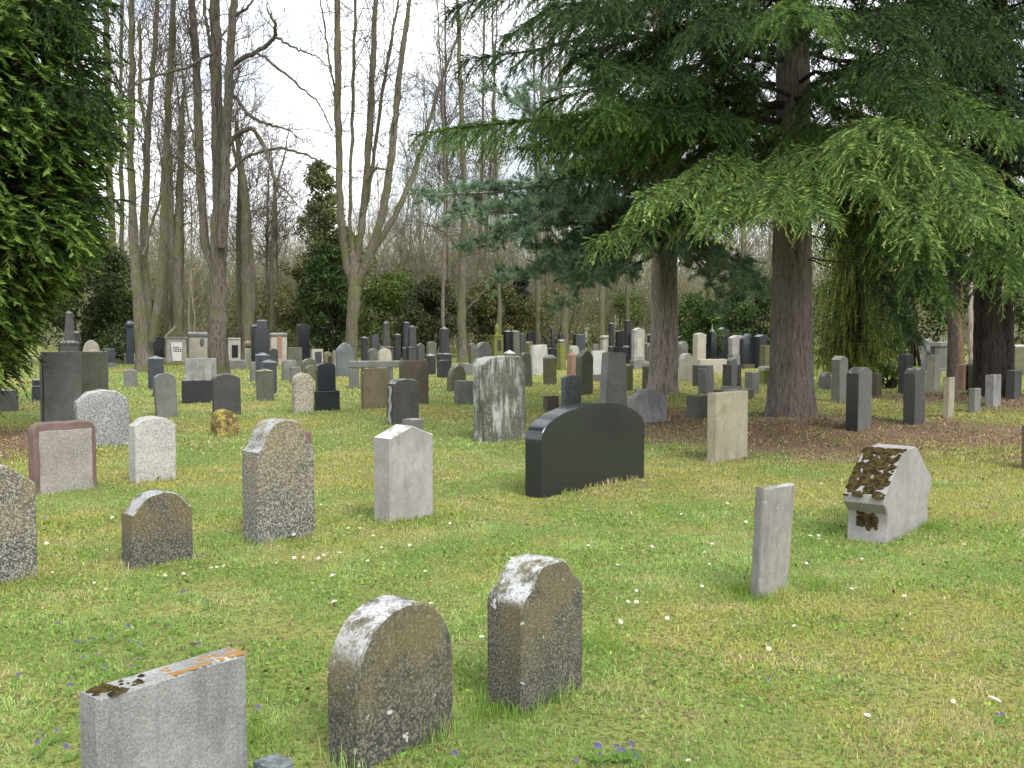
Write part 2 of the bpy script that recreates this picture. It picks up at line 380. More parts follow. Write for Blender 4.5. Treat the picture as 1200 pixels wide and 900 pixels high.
def half(shape, w, h):
    """right half of the outline, bottom to apex, in metres from the ground line"""
    a = w / 2
    if shape == 'rect': return [(a, 0), (a, h)]
    if shape == 'notch': return [(a, 0), (a, h * .88), (a * .93, h * .9), (a * .9, h)]
    if shape == 'taper': return [(a, 0), (a * .8, h * .97), (a * .72, h)]
    if shape == 'roundrect':
        r = 0.3 * a
        return [(a, 0), (a, h - r)] + [(a - r + r * math.cos(t), h - r + r * math.sin(t)) for t in np.linspace(0.3, 1.57, 5)]
    if shape == 'round':
        r = min(a, .5 * h)
        return [(a, 0)] + [(a * math.cos(t), h - r + r * math.sin(t)) for t in np.linspace(0, 1.57, 12)]
    if shape == 'segment':
        rise = min(.33 * a, .3 * h)
        return [(a, 0), (a, h - rise)] + [(a * x, h - rise * x ** 2.1) for x in (.96, .85, .7, .5, .3, .12)] + [(0, h)]
    if shape == 'basket':
        rise = .36 * h
        return [(a, 0), (a, h - rise)] + [(a * (1 - x ** 2.3) ** (1 / 1.75), h - rise + rise * x) for x in np.linspace(.08, 1, 14)]
    if shape == 'ogive':
        r = min(1.0 * a, .4 * h)
        return [(a, 0)] + [(a * (1 - x ** 1.6), h - r + r * x) for x in np.linspace(0, .94, 9)] + [(a * .04, h)]
    if shape == 'gable': return [(a, 0), (a, h - .36 * a), (0, h)]
    if shape == 'steep': return [(a, 0), (a, h - .7 * a), (0, h)]
    if shape == 'peak': return [(a, 0), (a, h - .62 * a), (a * .2, h), (0, h)]
    if shape == 'chamfer': return [(a, 0), (a, h - .4 * a), (a * .52, h - .02 * h), (0, h)]
    if shape == 'smallchamfer': return [(a, 0), (a * .98, h - .3 * a), (a * .72, h - .07 * a), (a * .25, h), (0, h)]
    if shape == 'hump': return [(a, 0), (a * .98, h * .74), (a * .9, h * .755)] + catmull([(a * .84, h * .79), (a * .66, h * .88), (a * .42, h * .96), (0, h)], 4)
    if shape == 'serp': return [(a, 0), (a * .98, h * .755), (a * .92, h * .77)] + catmull([(a * .84, h * .785), (a * .74, h * .83), (a * .62, h * .91), (a * .42, h * .97), (a * .2, h * .995), (0, h)], 4)
    if shape == 'bell': return [(a, 0)] + catmull([(a, h * .68), (a * .97, h * .76), (a * .83, h * .82), (a * .68, h * .86), (a * .5, h * .95), (a * .34, h * .99), (0, h)], 4)
    if shape == 'house': return [(a * .86, 0), (a * .82, h * .22), (a * .84, h * .34), (a * .96, h * .42), (a, h * .46), (a * .98, h * .55), (a * .34, h * .97), (a * .2, h), (0, h)]
    if shape == 'boulder': return [(a, 0)] + catmull([(a, h * .4), (a * .93, h * .62), (a * .7, h * .86), (a * .3, h * .98), (0, h)], 3)
    if shape == 'rough': return [(a, 0), (a * .99, h * .9), (a * .86, h * .97), (a * .4, h), (0, h)]
    if shape == 'slopeL': return [(a, 0), (a, h * .78), (a * .3, h), (0, h)]
    raise ValueError(shape)

def resample(pts, step):
    out = []
    n = len(pts)
    for i in range(n):
        p, q = pts[i], pts[(i + 1) % n]
        d = math.hypot(q[0] - p[0], q[1] - p[1])
        k = max(1, int(d / step))
        for j in range(k):
            out.append((p[0] + (q[0] - p[0]) * j / k, p[1] + (q[1] - p[1]) * j / k))
    return out

def outline(shape, w, h, sink=0.14):
    r = half(shape, w, h)
    r = [(r[0][0], -sink)] + r
    pts = list(r)
    for x, z in reversed(r):
        if x > 1e-6: pts.append((-x, z))
    return pts                      # counter-clockwise seen from the front (-y)

def slab_mesh(name, pts, t, step=0.05, cham=0.008, jit=0.002, seed=0, rough=0.0, cuts=0):
    pts = resample(pts, step)
    n = len(pts)
    P = np.array(pts)
    nx = np.roll(P, -1, 0) - np.roll(P, 1, 0)
    N = np.stack([nx[:, 1], -nx[:, 0]], 1); N /= np.linalg.norm(N, axis=1, keepdims=True) + 1e-9
    bm = bmesh.new()
    rows = []
    nlev = 2 if rough <= 0 else 4
    ys = [(-t / 2, 1)] + [(-t / 2 + cham + (t - 2 * cham) * k / (nlev - 1), 0) for k in range(nlev)] + [(t / 2, 1)]
    for (y, ins) in ys:
        row = []
        for i in range(n):
            j = (mnoise.noise(Vector((P[i][0] * 9 + seed * 3.1, y * 9, P[i][1] * 9))) + .5 * mnoise.noise(Vector((P[i][0] * 27, y * 27 + seed, P[i][1] * 27)))) * jit * 2
            q = P[i] + N[i] * (j - cham * ins)
            row.append(bm.verts.new((q[0], y, q[1])))
        rows.append(row)
    for a, b in zip(rows[:-1], rows[1:]):
        for i in range(n):
            k = (i + 1) % n
            bm.faces.new((a[i], a[k], b[k], b[i]))
    f0 = bm.faces.new(list(reversed(rows[0]))); f1 = bm.faces.new(rows[-1])
    bmesh.ops.recalc_face_normals(bm, faces=bm.faces)
    if rough > 0:
        bmesh.ops.triangulate(bm, faces=[f0, f1])
        for c in range(cuts):
            long = [e for e in bm.edges if e.calc_length() > (0.09 if c == 0 else 0.05)]
            bmesh.ops.subdivide_edges(bm, edges=long, cuts=1, use_grid_fill=False)
            bmesh.ops.triangulate(bm, faces=[f for f in bm.faces if len(f.verts) > 3])
        bm.normal_update()
        mv = []
        for v in bm.verts:
            p = v.co
            d = mnoise.fractal(Vector((p.x * 3.2 + seed * 7, p.y * 3.2, p.z * 3.2)), .8, 2.1, 4) * rough
            d += mnoise.noise(Vector((p.x * 14 + seed, p.y * 14, p.z * 14))) * rough * .35
            mv.append(v.normal * d)
        for v, d in zip(bm.verts, mv): v.co += d
    me = bpy.data.meshes.new(name)
    bm.to_mesh(me); bm.free()
    for p in me.polygons: p.use_smooth = True
    me.set_sharp_from_angle(angle=R(50 if rough > 0 else 28))
    return me

def frustum_mesh(name, secs, cham=0.006):
    """square-plan stone piece: secs = [(half_x, half_y, z), ...] bottom to top"""
    bm = bmesh.new(); rows = []
    for hx, hy, z in secs:
        rows.append([bm.verts.new((sx * hx, sy * hy, z)) for sx, sy in ((-1, -1), (1, -1), (1, 1), (-1, 1))])
    for a, b in zip(rows[:-1], rows[1:]):
        for i in range(4): bm.faces.new((a[i], a[(i + 1) % 4], b[(i + 1) % 4], b[i]))
    bm.faces.new(list(reversed(rows[0])))
    bm.faces.new(rows[-1])
    bmesh.ops.recalc_face_normals(bm, faces=bm.faces)
    if cham > 0:
        bmesh.ops.bevel(bm, geom=[e for e in bm.edges if e.calc_length() > cham * 4], offset=cham, segments=1, affect='EDGES')
    me = bpy.data.meshes.new(name); bm.to_mesh(me); bm.free(); return me

def block(name, sx, sy, z0, z1, mat, parent, at_=(0, 0), cham=0.006):
    me = frustum_mesh(name, [(sx / 2, sy / 2, z0), (sx / 2, sy / 2, z1)], cham)
    o = link(name, me, M[mat], parent)
    o.location = (at_[0], at_[1], 0)
    return o

def lathe_mesh(name, prof, seg=14):
    V = []; Fc = []
    for r, z in prof:
        for k in range(seg):
            a = 2 * math.pi * k / seg; V.append((r * math.cos(a), r * math.sin(a), z))
    for i in range(len(prof) - 1):
        for k in range(seg):
            k2 = (k + 1) % seg
            Fc.append((i * seg + k, i * seg + k2, (i + 1) * seg + k2, (i + 1) * seg + k))
    return np_mesh(name, np.array(V), np.array(Fc), None, True)

# ------------------------------------------------------------------ placing a stone by where it stands and how large it is
STONES = []     # (x, y, w, t, yaw) footprints, for the grass
def solve(L, Rr, T, B, yaw, t, square=False, wfix=None):
    px = (L + Rr) / 2
    c = ground_at(px, B); x, y = c.x, c.y
    d = y
    th = R(yaw); u = (math.cos(th), math.sin(th)); v = (-math.sin(th), math.cos(th))
    w = wfix or 0.5
    for it in range(30):
        z = float(gz(x, y))
        phi = math.atan2(x, y)
        cu = abs(math.cos(th + phi)); cv = abs(math.sin(th + phi))
        if square: t = w
        cs = [(x + sx * u[0] * w / 2 + sy * v[0] * t / 2, y + sx * u[1] * w / 2 + sy * v[1] * t / 2) for sx in (-1, 1) for sy in (-1, 1)]
        pr = [proj(a, b_, z) for a, b_ in cs]
        mn, mx_ = min(p[0] for p in pr), max(p[0] for p in pr)
        my = max(p[1] for p in pr)
        if not wfix:
            dw = ((Rr - L) - (mx_ - mn)) / F * y
            w += 0.7 * dw / ((cu + cv) if square else max(cu, 0.3))
            w = max(w, 0.08)
            if not square and t * cv > 0.5 * (Rr - L) / F * y:
                t = 0.5 * (Rr - L) / F * y / cv
        x += 0.8 * (px - (mn + mx_) / 2) / F * y
        want = ground_at(px, B, z).y; got = ground_at(px, my, z).y
        y += 0.8 * (want - got)
    z = float(gz(x, y))
    h = at(px, T, y).z - z
    return x, y, z, w, t, max(h, 0.05)

def lean():
    return R(random.gauss(0, .8)), R(random.gauss(0, .9))

GROUP_NEAR = 'gravestones in the near rows'
GROUP_MID = 'gravestones in the middle rows'
GROUP_FAR = 'monuments in the far rows'

def group_of(B): return GROUP_NEAR if B > 500 else GROUP_MID if B > 432 else GROUP_FAR

def S(L, Rr, T, B, shape, mat, label, yaw=49, t=.16, tilt=None, roll=None, jit=None, rough=0, cuts=0, cham=None, name='gravestone', cat='gravestone',
      plinth=None, plinth_mat=None, plaque=None, plaque_mat='black', shape_pts=None, cap=None, cap_mat=None):
    """an upright slab; plinth = (height share, extra width share); plaque = (x0, x1, z0, z1) shares of the face"""
    x, y, z, w, t, h = solve(L, Rr, T, B, yaw, t)
    near = y < 13
    a, b = lean()
    tilt = a if tilt is None else R(tilt); roll = b if roll is None else R(roll)
    STONES.append((x, y, w, t, yaw))
    rot = (tilt, roll, R(yaw))
    seed = len(STONES)
    step = .035 if near else .08
    jit = (.002 if near else .004) if jit is None else jit
    cham = (.008 if near else .01) if cham is None else cham
    if plinth is None and plaque is None and cap is None:
        me = slab_mesh(name, outline(shape, w, h) if shape_pts is None else shape_pts(w, h), t, step, cham, jit, seed, rough, cuts)
        o = link(name, me, M[mat], None, (x, y, z), rot)
        tag(o, label, cat, group_of(B)); return o
    root = tag(empty(name, (x, y, z), rot), label, cat, group_of(B))
    pw, ph, pt = w, 0.0, t
    if plinth:
        ph = plinth[0] * h; f = 1 + plinth[1]
        pm = frustum_mesh('plinth', [(w / 2, t / 2 * 1.25, -.14), (w / 2, t / 2 * 1.25, ph)], .01)
        link('plinth', pm, M[plinth_mat or mat], root)
        pw = w / f; pt = t * .92
    if cap: ch = cap[0] * h
    else: ch = 0
    pts = outline(shape, pw, h - ph - ch, .14 if not plinth else 0)
    me = slab_mesh('slab', pts, pt, step, cham, jit, seed, rough, cuts)
    so = link('slab', me, M[mat], root); so.location = (0, 0, ph + (.002 if plinth else 0))
    if cap:
        cm = frustum_mesh('capstone', [(pw / 2 * 1.0, pt / 2, 0), (pw / 2 * (1 + cap[1]), pt / 2 + .03, ch * .4), (pw / 2 * (1 + cap[1]), pt / 2 + .03, ch * .7), (pw / 2 * .9, pt / 2 * .7, ch)], .005)
        co = link('capstone', cm, M[cap_mat or mat], root); co.location = (0, 0, h - ch + .002)
    if plaque:
        x0, x1, z0, z1 = plaque
        bw = (x1 - x0) * pw; bh = (z1 - z0) * (h - ph)
        if plaque_mat == 'oval':
            pass
        pl = slab_mesh('plaque', [(-bw / 2, 0), (bw / 2, 0), (bw / 2, bh), (-bw / 2, bh)], .03, .03, .004, .0035, seed)
        po = link('plaque', pl, M[plaque_mat], root)
        po.location = ((x0 + x1) / 2 * pw - pw / 2, -pt / 2 - .008, ph + z0 * (h - ph))
    return root

def O(L, Rr, T, B, mat, label, parts, yaw=42, name='obelisk', cat='obelisk', wfix=None):
    """a monument of square pieces stacked up; parts = [(part name, material or None, [(half width share, z share), ...]), ...]"""
    x, y, z, w, t, h = solve(L, Rr, T, B, yaw, .2, square=True)
    STONES.append((x, y, w, w, yaw))
    rot = (R(random.gauss(0, .5)), R(random.gauss(0, .5)), R(yaw))
    if len(parts) == 1:
        secs = [(w / 2 * a, w / 2 * a, h * b) for a, b in parts[0][2]]
        secs = [(secs[0][0], secs[0][1], -.14)] + secs
        o = link(name, frustum_mesh(name, secs, .008), M[parts[0][1] or mat], None, (x, y, z), rot)
        return tag(o, label, cat, group_of(B))
    root = tag(empty(name, (x, y, z), rot), label, cat, group_of(B))
    for i, (pn, pm, secs) in enumerate(parts):
        s3 = [(w / 2 * a, w / 2 * a, h * b) for a, b in secs]
        z0 = s3[0][2]
        if i == 0: s3 = [(s3[0][0], s3[0][1], -.14)] + s3; z0 = 0
        s3 = [(a, b, c - z0 + (.002 if i else 0)) for a, b, c in s3]
        o = link(pn, frustum_mesh(pn, s3, .006), M[pm or mat], root); o.location = (0, 0, z0)
    return root

def OB(base, cap, shaft_w, shaft_top_w, tip=.05):
    """plinth, capping ledge and tapering shaft with a pyramid point"""
    return [('plinth', None, [(.92, 0), (.92, base)]),
            ('ledge', None, [(.92, base), (1.0, base + .01), (1.0, base + cap * .6), (shaft_w, base + cap)]),
            ('shaft', None, [(shaft_w * .96, base + cap), (shaft_top_w, 1 - tip), (.02, 1.0)])]
PYR = lambda tip: [('pillar', None, [(1, 0), (.97, 1 - tip), (.02, 1)])]
PYRC = lambda tip, capm: [('pillar', None, [(.96, 0), (.94, 1 - tip)]), ('capstone', capm, [(1.0, 1 - tip), (1.02, 1 - tip * .75), (.03, 1)])]

# ================================================================== the near rows
random.seed(11)
S(97, 293, 786, 1068, 'rect', 'concrete', 'pale concrete slab with orange lichen along its top edge, nearest of all', yaw=52, t=.1, tilt=0, roll=0, jit=.0012)
near_slab = bpy.data.objects['gravestone']
S(296, 347, 891, 1010, 'rect', 'blue_grey', 'low blue-grey stone whose top just shows beside the concrete slab', yaw=52, t=.12, tilt=0, roll=0)
S(383, 532, 703, 906, 'round', 'ochre_granite', 'brown granite stone with full round top and white lichen on its shoulder', yaw=51, t=.17, tilt=0, roll=0)
S(570, 683, 654, 838, 'bell', 'ochre_granite', 'brown granite stone with white peaked top, beside the round-topped brown one', yaw=51, t=.19, tilt=0, roll=0)
S(142, 227, 575, 668, 'hump', 'small_granite', 'small knee-high granite stone with humped top and rusty upper half', yaw=50, t=.14, tilt=0, roll=0)
S(284, 370, 491, 640, 'serp', 'grey_granite', 'tall speckled granite stone with domed top between two shoulders', yaw=50, t=.19, tilt=0, roll=0)
S(349, 364, 505, 600, 'rect', 'red', 'reddish stone mostly hidden behind the tall speckled granite one', yaw=50, t=.1)
S(-48, 45, 546, 692, 'peak', 'grey_granite', 'dark speckled stone with sloping shoulder, cut by the left picture edge', yaw=49, t=.16, tilt=0, roll=0)
red = S(34, 114, 494, 580, 'roundrect', 'red', 'wide stone with red sandstone rim and grey face', yaw=43, t=.17, tilt=0, roll=0, plaque=(.08, .92, -.02, .89), plaque_mat='face_grey')
S(88, 153, 457, 526, 'chamfer', 'speckle_grey', 'rough grey speckled stone with cut corners, behind the whitish one', yaw=42, t=.16, rough=.012, cuts=1)
S(151, 207, 488, 567, 'chamfer', 'white', 'whitish stone with cut top corners beside the red-rimmed one', yaw=46, t=.17, jit=.006)
S(438, 508, 498, 614, 'gable', 'concrete_light', 'pale grey stone with low gabled top and white lichen crust', yaw=49, t=.2, tilt=0, roll=0)
S(471, 497, 491, 512, 'rect', 'grey', 'low grey block just behind the pale gabled stone', yaw=49, t=.2)
S(615, 755, 472, 584, 'basket', 'black', 'wide polished black double stone with bowed top', yaw=49, t=.2, tilt=0, roll=0, jit=0, cham=.006)
S(881, 925, 569, 703, 'rect', 'slab', 'thin streaked grey slab leaning to the right, alone in the lawn', yaw=45, t=.05, tilt=0, roll=3.5, jit=.004, shape_pts=lambda w, h: [(-w * .5, -.14), (w * .42, -.14), (w * .54, h), (-w * .5, h * .985)])
mg = S(987, 1091, 524, 641, 'house', 'mossy_pale', 'thick pale gabled stone with dark dry moss on its sloping roof', yaw=52, t=.3, tilt=0, roll=0, jit=.006)
S(1197, 1222, 498, 551, 'rect', 'brown', 'dark brown stone cut by the right picture edge', yaw=49, t=.16)

# moss crust on the gabled stone: clumps sitting on its left roof slope and ledge
def moss_on_house():
    rng = np.random.default_rng(5)
    pts = np.array([v.co for v in mg.data.vertices]); hx = pts[:, 0].max(); hz = pts[:, 2].max(); ty = pts[:, 1].max()
    T = Tris()
    A = np.array([-hx * .98, hz * .55]); B_ = np.array([-hx * .34, hz * .968])
    d = (B_ - A); L = np.linalg.norm(d); d /= L; nrm = np.array([-d[1], d[0]])
    for k in range(4200):
        s = rng.uniform(-.05, 1.22); yy = rng.uniform(-ty, ty) * .97
        if fbm(np.array([s * 9]), np.array([yy * 22]), 3, 3)[0] < .37: continue
        q = A + d * s * L if s < 1 else B_ + (s - 1) * L * np.array([.98, .12])
        r = rng.uniform(.004, .0135); hh = r * rng.uniform(.3, .55)
        seg = 7; V = [(q[0] + nrm[0] * hh, yy, q[1] + nrm[1] * hh)]
        for (rr, hf) in ((.65, .75), (1.0, -.2)):
            for i in range(seg):
                a = 2 * math.pi * i / seg + rng.uniform(-.2, .2); ra = r * rr * rng.uniform(.8, 1.2)
                V.append((q[0] + d[0] * ra * math.cos(a) + nrm[0] * hh * hf, yy + ra * math.sin(a), q[1] + d[1] * ra * math.cos(a) + nrm[1] * hh * hf))
        Fc = [(0, 1 + i, 1 + (i + 1) % seg) for i in range(seg)]
        for i in range(seg):
            a, b = 1 + i, 1 + (i + 1) % seg
            Fc += [(a, a + seg, b + seg), (a, b + seg, b)]
        T.add(np.array(V), np.array(Fc))
    link('moss', T.mesh('moss', True), M['moss'], mg)
    T2 = Tris()
    for k in range(30):        # flat dark patches that make the narrow left side darker under the ledge
        yy = rng.uniform(-.7, .7) * ty * .7; zz = hz * (.16 + .2 * rng.random()); r = rng.uniform(.012, .024)
        xo = -hx * .835
        seg = 7; V = [(xo - .008, yy, zz)] + [(xo + .004, yy + r * math.cos(6.28 * i / seg) * rng.uniform(.7, 1.2), zz + r * 1.5 * math.sin(6.28 * i / seg) * rng.uniform(.7, 1.2)) for i in range(seg)]
        T2.add(np.array(V), np.array([(0, 1 + i, 1 + (i + 1) % seg) for i in range(seg)]))
    link('moss', T2.mesh('moss', True), M['moss'], mg)  # mesh of the dark side patches
moss_on_house()

def crust_on_slab():
    rng = np.random.default_rng(8)
    pts = np.array([v.co for v in near_slab.data.vertices]); hx = pts[:, 0].max(); hz = pts[:, 2].max(); ty = pts[:, 1].max()
    for nm, mat, n, lo, hi, rr in (('orange_lichen', 'orange', 260, -.1, .98, .0055), ('moss', 'moss', 16, -.97, -.68, .011), ('moss', 'moss', 8, -.6, -.25, .007)):
        T = Tris()
        for k in range(n):
            x = hx * rng.uniform(lo, hi); yy = rng.uniform(-1, .55) * ty * .95
            if nm == 'orange_lichen' and fbm(np.array([x * 14]), np.array([yy * 22]), 4, 3)[0] < .47: continue
            r = rr * rng.uniform(.6, 1.8); hh = r * (.22 if nm != 'moss' else .6)
            seg = 8; V = [(x, yy, hz + hh)] + [(x + r * 1.3 * math.cos(6.28 * i / seg) * rng.uniform(.7, 1.25), yy + r * math.sin(6.28 * i / seg) * rng.uniform(.7, 1.25), hz - .002) for i in range(seg)]
            T.add(np.array(V), np.array([(0, 1 + i, 1 + (i + 1) % seg) for i in range(seg)]))
        link(nm, T.mesh(nm, True), M[mat], near_slab)
crust_on_slab()

# ================================================================== the middle rows
random.seed(23)
S(555, 617, 417, 519, 'rough', 'lichen_streaked', 'big rough-hewn granite stone with white lichen runs down its left', yaw=40, t=.26, rough=.03, cuts=2, tilt=0, roll=-1)
S(828, 876, 459, 542, 'rect', 'cream', 'cream sandstone slab with green moss on its flat top, before the fir', yaw=46, t=.13, tilt=0, roll=0)
S(735, 782, 456, 498, 'slopeL', 'concrete', 'low streaked grey stone with mossy sloping left edge, before the pine', yaw=38, t=.18)
S(657, 681, 440, 478, 'rough', 'blue_grey', 'small blue-grey rough stone above the polished black one', yaw=36, t=.16, rough=.012, cuts=1)
S(636, 655, 464, 483, 'rect', 'brown', 'tiny low brown block beside the small blue-grey stone', yaw=36, t=.14)
S(701, 735, 413, 482, 'taper', 'mid_grey', 'tall tapering dark grey stone behind the polished black one', yaw=36, t=.2)
S(453, 491, 444, 498, 'smallchamfer', 'dark_streaked', 'dark granite stone with pale run down its left side', yaw=42, t=.2, tilt=0, roll=1)
S(423, 457, 431, 479, 'notch', 'ochre', 'square ochre sandstone with notched top corners', yaw=32, t=.16)
S(468, 503, 422, 475, 'roundrect', 'brown', 'brown stone with rounded shoulders behind the dark streaked one', yaw=32, t=.2, rough=.008, cuts=1)
S(247, 281, 480, 511, 'boulder', 'yellow_rock', 'little rounded rock covered in yellow lichen', yaw=36, t=.26, rough=.02, cuts=2)
S(249, 283, 438, 488, 'segment', 'grey_dark', 'dark grey round-topped stone behind the yellow rock', yaw=28, t=.16)
S(213, 251, 445, 473, 'rect', 'black_matt', 'low wide black slab', yaw=20, t=.16, tilt=0, roll=0)
S(217, 254, 420, 447, 'rect', 'concrete', 'grey concrete block with pale upright strip behind the low black slab', yaw=20, t=.2, plaque=(.6, .84, 0, .88), plaque_mat='concrete_light')
S(182, 209, 437, 490, 'chamfer', 'grey', 'grey stone with cut corners leaning back', yaw=30, t=.16, roll=-2, tilt=-3)
S(178, 190, 441, 465, 'rect', 'black_matt', 'dark slab leaning against the back of the grey cut-cornered stone', yaw=30, t=.08, roll=8)
O(173, 193, 417, 457, 'blue_dark', 'blue-black pillar with pale pyramid cap behind the leaning grey stone', PYRC(.1, 'blue_grey'), yaw=22, name='grave_pillar', cat='grave pillar')
S(145, 161, 432, 453, 'gable', 'grey', 'tiny rough grey gabled stone alone on the left grass', yaw=25, t=.16, rough=.01, cuts=1)
S(49, 97, 412, 498, 'rect', 'grey', 'tall square grey stone with black polished left edge', yaw=38, t=.17, tilt=0, roll=0)
S(93, 128, 412, 484, 'rect', 'grey_green', 'tall square green-grey stone touching the taller pair on its left', yaw=26, t=.16, tilt=0, roll=0)
S(37, 51, 445, 470, 'rect', 'blue_dark', 'small blue-black block with a stepped top under the dark conifer', yaw=28, t=.2, plinth=(.72, .12))
S(-6, 22, 457, 483, 'rect', 'grey', 'low grey stone at the left edge under the dark conifer', yaw=35, t=.3)
S(342, 368, 437, 484, 'round', 'speckle_cream', 'cream speckled stone with round top', yaw=35, t=.17, rough=.008, cuts=1)
S(366, 398, 425, 482, 'segment', 'black', 'shiny black stone with sloping shoulders on a wide black plinth', yaw=22, t=.26, plinth=(.42, .36), tilt=0, roll=0)
O(300, 322, 432, 470, 'grey_green', 'short grey-green pillar with mossy pyramid cap', PYRC(.1, 'olive'), yaw=18, name='grave_pillar', cat='grave pillar')
O(307, 325, 421, 461, 'blue_dark', 'blue-black pillar with pale pyramid cap, right one of two', PYRC(.11, 'blue_grey'), yaw=18, name='grave_pillar', cat='grave pillar')
O(299, 317, 413, 453, 'blue_dark', 'blue-black pillar with pale pyramid cap, left and taller of two', PYRC(.1, 'blue_grey'), yaw=18, name='grave_pillar', cat='grave pillar')
S(293, 302, 424, 447, 'rect', 'grey', 'narrow light grey stone peeping out left of the paired pillars', yaw=25, t=.2)
S(330, 348, 422, 446, 'roundrect', 'grey', 'rough light grey stone behind the cream speckled one', yaw=28, t=.2, rough=.01, cuts=1)
S(340, 353, 430, 449, 'rect', 'grey', 'little grey stone between the rough light one and the cream speckled one', yaw=28, t=.16)
S(353, 372, 420, 441, 'round', 'grey_green', 'green-grey domed stone behind the shiny black one', yaw=28, t=.2)
S(357, 371, 428, 446, 'round', 'olive', 'small olive domed stone touching the shiny black one', yaw=28, t=.2)
S(394, 416, 401, 442, 'ogive', 'blue_grey', 'large blue-grey stone with pointed arch top', yaw=24, t=.2, rough=.008, cuts=1)
S(523, 546, 428, 459, 'boulder', 'olive', 'squat mossy stone with rounded top left of the concrete block', yaw=36, t=.22, rough=.012, cuts=1)
S(532, 559, 446, 474, 'rect', 'grey', 'grey concrete block with rusty moss on its flat top', yaw=30, t=.2)
S(556, 575, 401, 452, 'round', 'grey', 'tall round-topped grey stone behind the big lichen-streaked one', yaw=36, t=.2)
S(610, 624, 413, 453, 'round', 'grey_green', 'slim round-topped stone peeping out right of the big lichen-streaked one', yaw=40, t=.18)
O(636, 653, 416, 451, 'olive', 'stout mossy pillar with pale flat cap', [('pillar', None, [(.95, 0), (.95, .88)]), ('capstone', 'grey', [(.95, .88), (1.0, .9), (.5, 1)])], yaw=30, name='grave_pillar', cat='grave pillar')
S(622, 642, 404, 439, 'rect', 'white', 'white roughly pitted square stone', yaw=24, t=.2, rough=.012, cuts=1)
O(664, 677, 412, 446, 'salmon', 'salmon sandstone post beside the dark pointed stone', PYR(.12), yaw=40, name='grave_pillar', cat='grave pillar')
S(674, 695, 410, 463, 'ogive', 'grey_green', 'dark mossy stone with pointed arch top', yaw=38, t=.22)
S(692, 709, 411, 447, 'rect', 'bright_white', 'bright white slab on a stone base', yaw=25, t=.16, plinth=(.22, .05), plinth_mat='grey')
S(731, 742, 428, 458, 'rect', 'olive', 'narrow mossy stone right of the tall tapering dark one', yaw=36, t=.16)
S(752, 767, 424, 458, 'rect', 'olive', 'mossy stone with pale sloping top left of the pine trunk', yaw=44, t=.22, cap=(.16, .04), cap_mat='pale')
S(795, 812, 414, 447, 'round', 'pale', 'pale round-topped stone right of the pine trunk', yaw=40, t=.2)
S(811, 824, 428, 453, 'rect', 'grey_dark', 'dark square stone behind the grey one right of the pine', yaw=36, t=.2)
S(818, 837, 428, 464, 'notch', 'grey', 'grey stone with stepped dark left edge right of the pine', yaw=46, t=.2)
tr = S(845, 870, 427, 459, 'rect', 'grey_dark', 'dark three-part stone with raised round middle on a low plinth', yaw=24, t=.18, plinth=(.2, .12), plinth_mat='grey', tilt=0, roll=0,)
S(872, 890, 436, 462, 'rect', 'grey', 'low grey stone with brown left side before the big fir', yaw=48, t=.26)
S(889, 902, 429, 450, 'rect', 'moss_green', 'small mossy post with white slanted cap left of the big fir', yaw=40, t=.22, cap=(.28, .08), cap_mat='white')
S(804, 829, 463, 491, 'rect', 'grey_green', 'low grey block left of the cream slab', yaw=48, t=.24)
S(959, 974, 436, 456, 'round', 'grey', 'small round-topped grey stone right of the big fir', yaw=44, t=.22)
S(974, 994, 417, 472, 'segment', 'grey', 'tall light grey round-topped stone before the weeping evergreen', yaw=50, t=.22)
bi = S(991, 1021, 430, 505, 'segment', 'plain_grey', 'round-topped stone with polished black front and grey back', yaw=50, t=.19, tilt=0, roll=0)
S(1020, 1033, 437, 466, 'rect', 'brown', 'short tan stone right of the black and grey one', yaw=48, t=.2)
S(1052, 1069, 415, 462, 'rect', 'grey_dark', 'tall dark square stone under the drooping fir spray', yaw=46, t=.2)
S(1058, 1084, 431, 498, 'segment', 'grey_dark', 'dark grey round-topped stone, largest on the right', yaw=50, t=.24, tilt=0, roll=-1)
S(1084, 1102, 416, 460, 'taper', 'pale', 'pale tapering stone with a brown stain on its top', yaw=40, t=.22)
S(1104, 1118, 442, 490, 'rect', 'cream', 'narrow tan post with dark top', yaw=52, t=.14, roll=3)
S(1117, 1122, 437, 467, 'rect', 'grey', 'very narrow grey stone between the tan post and the peach stone', yaw=48, t=.12)
S(1119, 1137, 427, 458, 'rect', 'salmon', 'peach sandstone block near the right-hand trunks', yaw=50, t=.24)
S(1134, 1147, 421, 458, 'round', 'grey_green', 'green-grey round-topped stone with pale knob, beside the peach block', yaw=50, t=.22)
S(1134, 1149, 455, 484, 'rect', 'grey', 'low grey stone before the right-hand trunks', yaw=52, t=.16)
S(1154, 1173, 439, 477, 'rect', 'concrete', 'light grey square stone before the right-hand trunks', yaw=50, t=.24)
S(1178, 1197, 434, 467, 'rect', 'grey_dark', 'dark slate stone right of the right-hand trunks', yaw=46, t=.22)

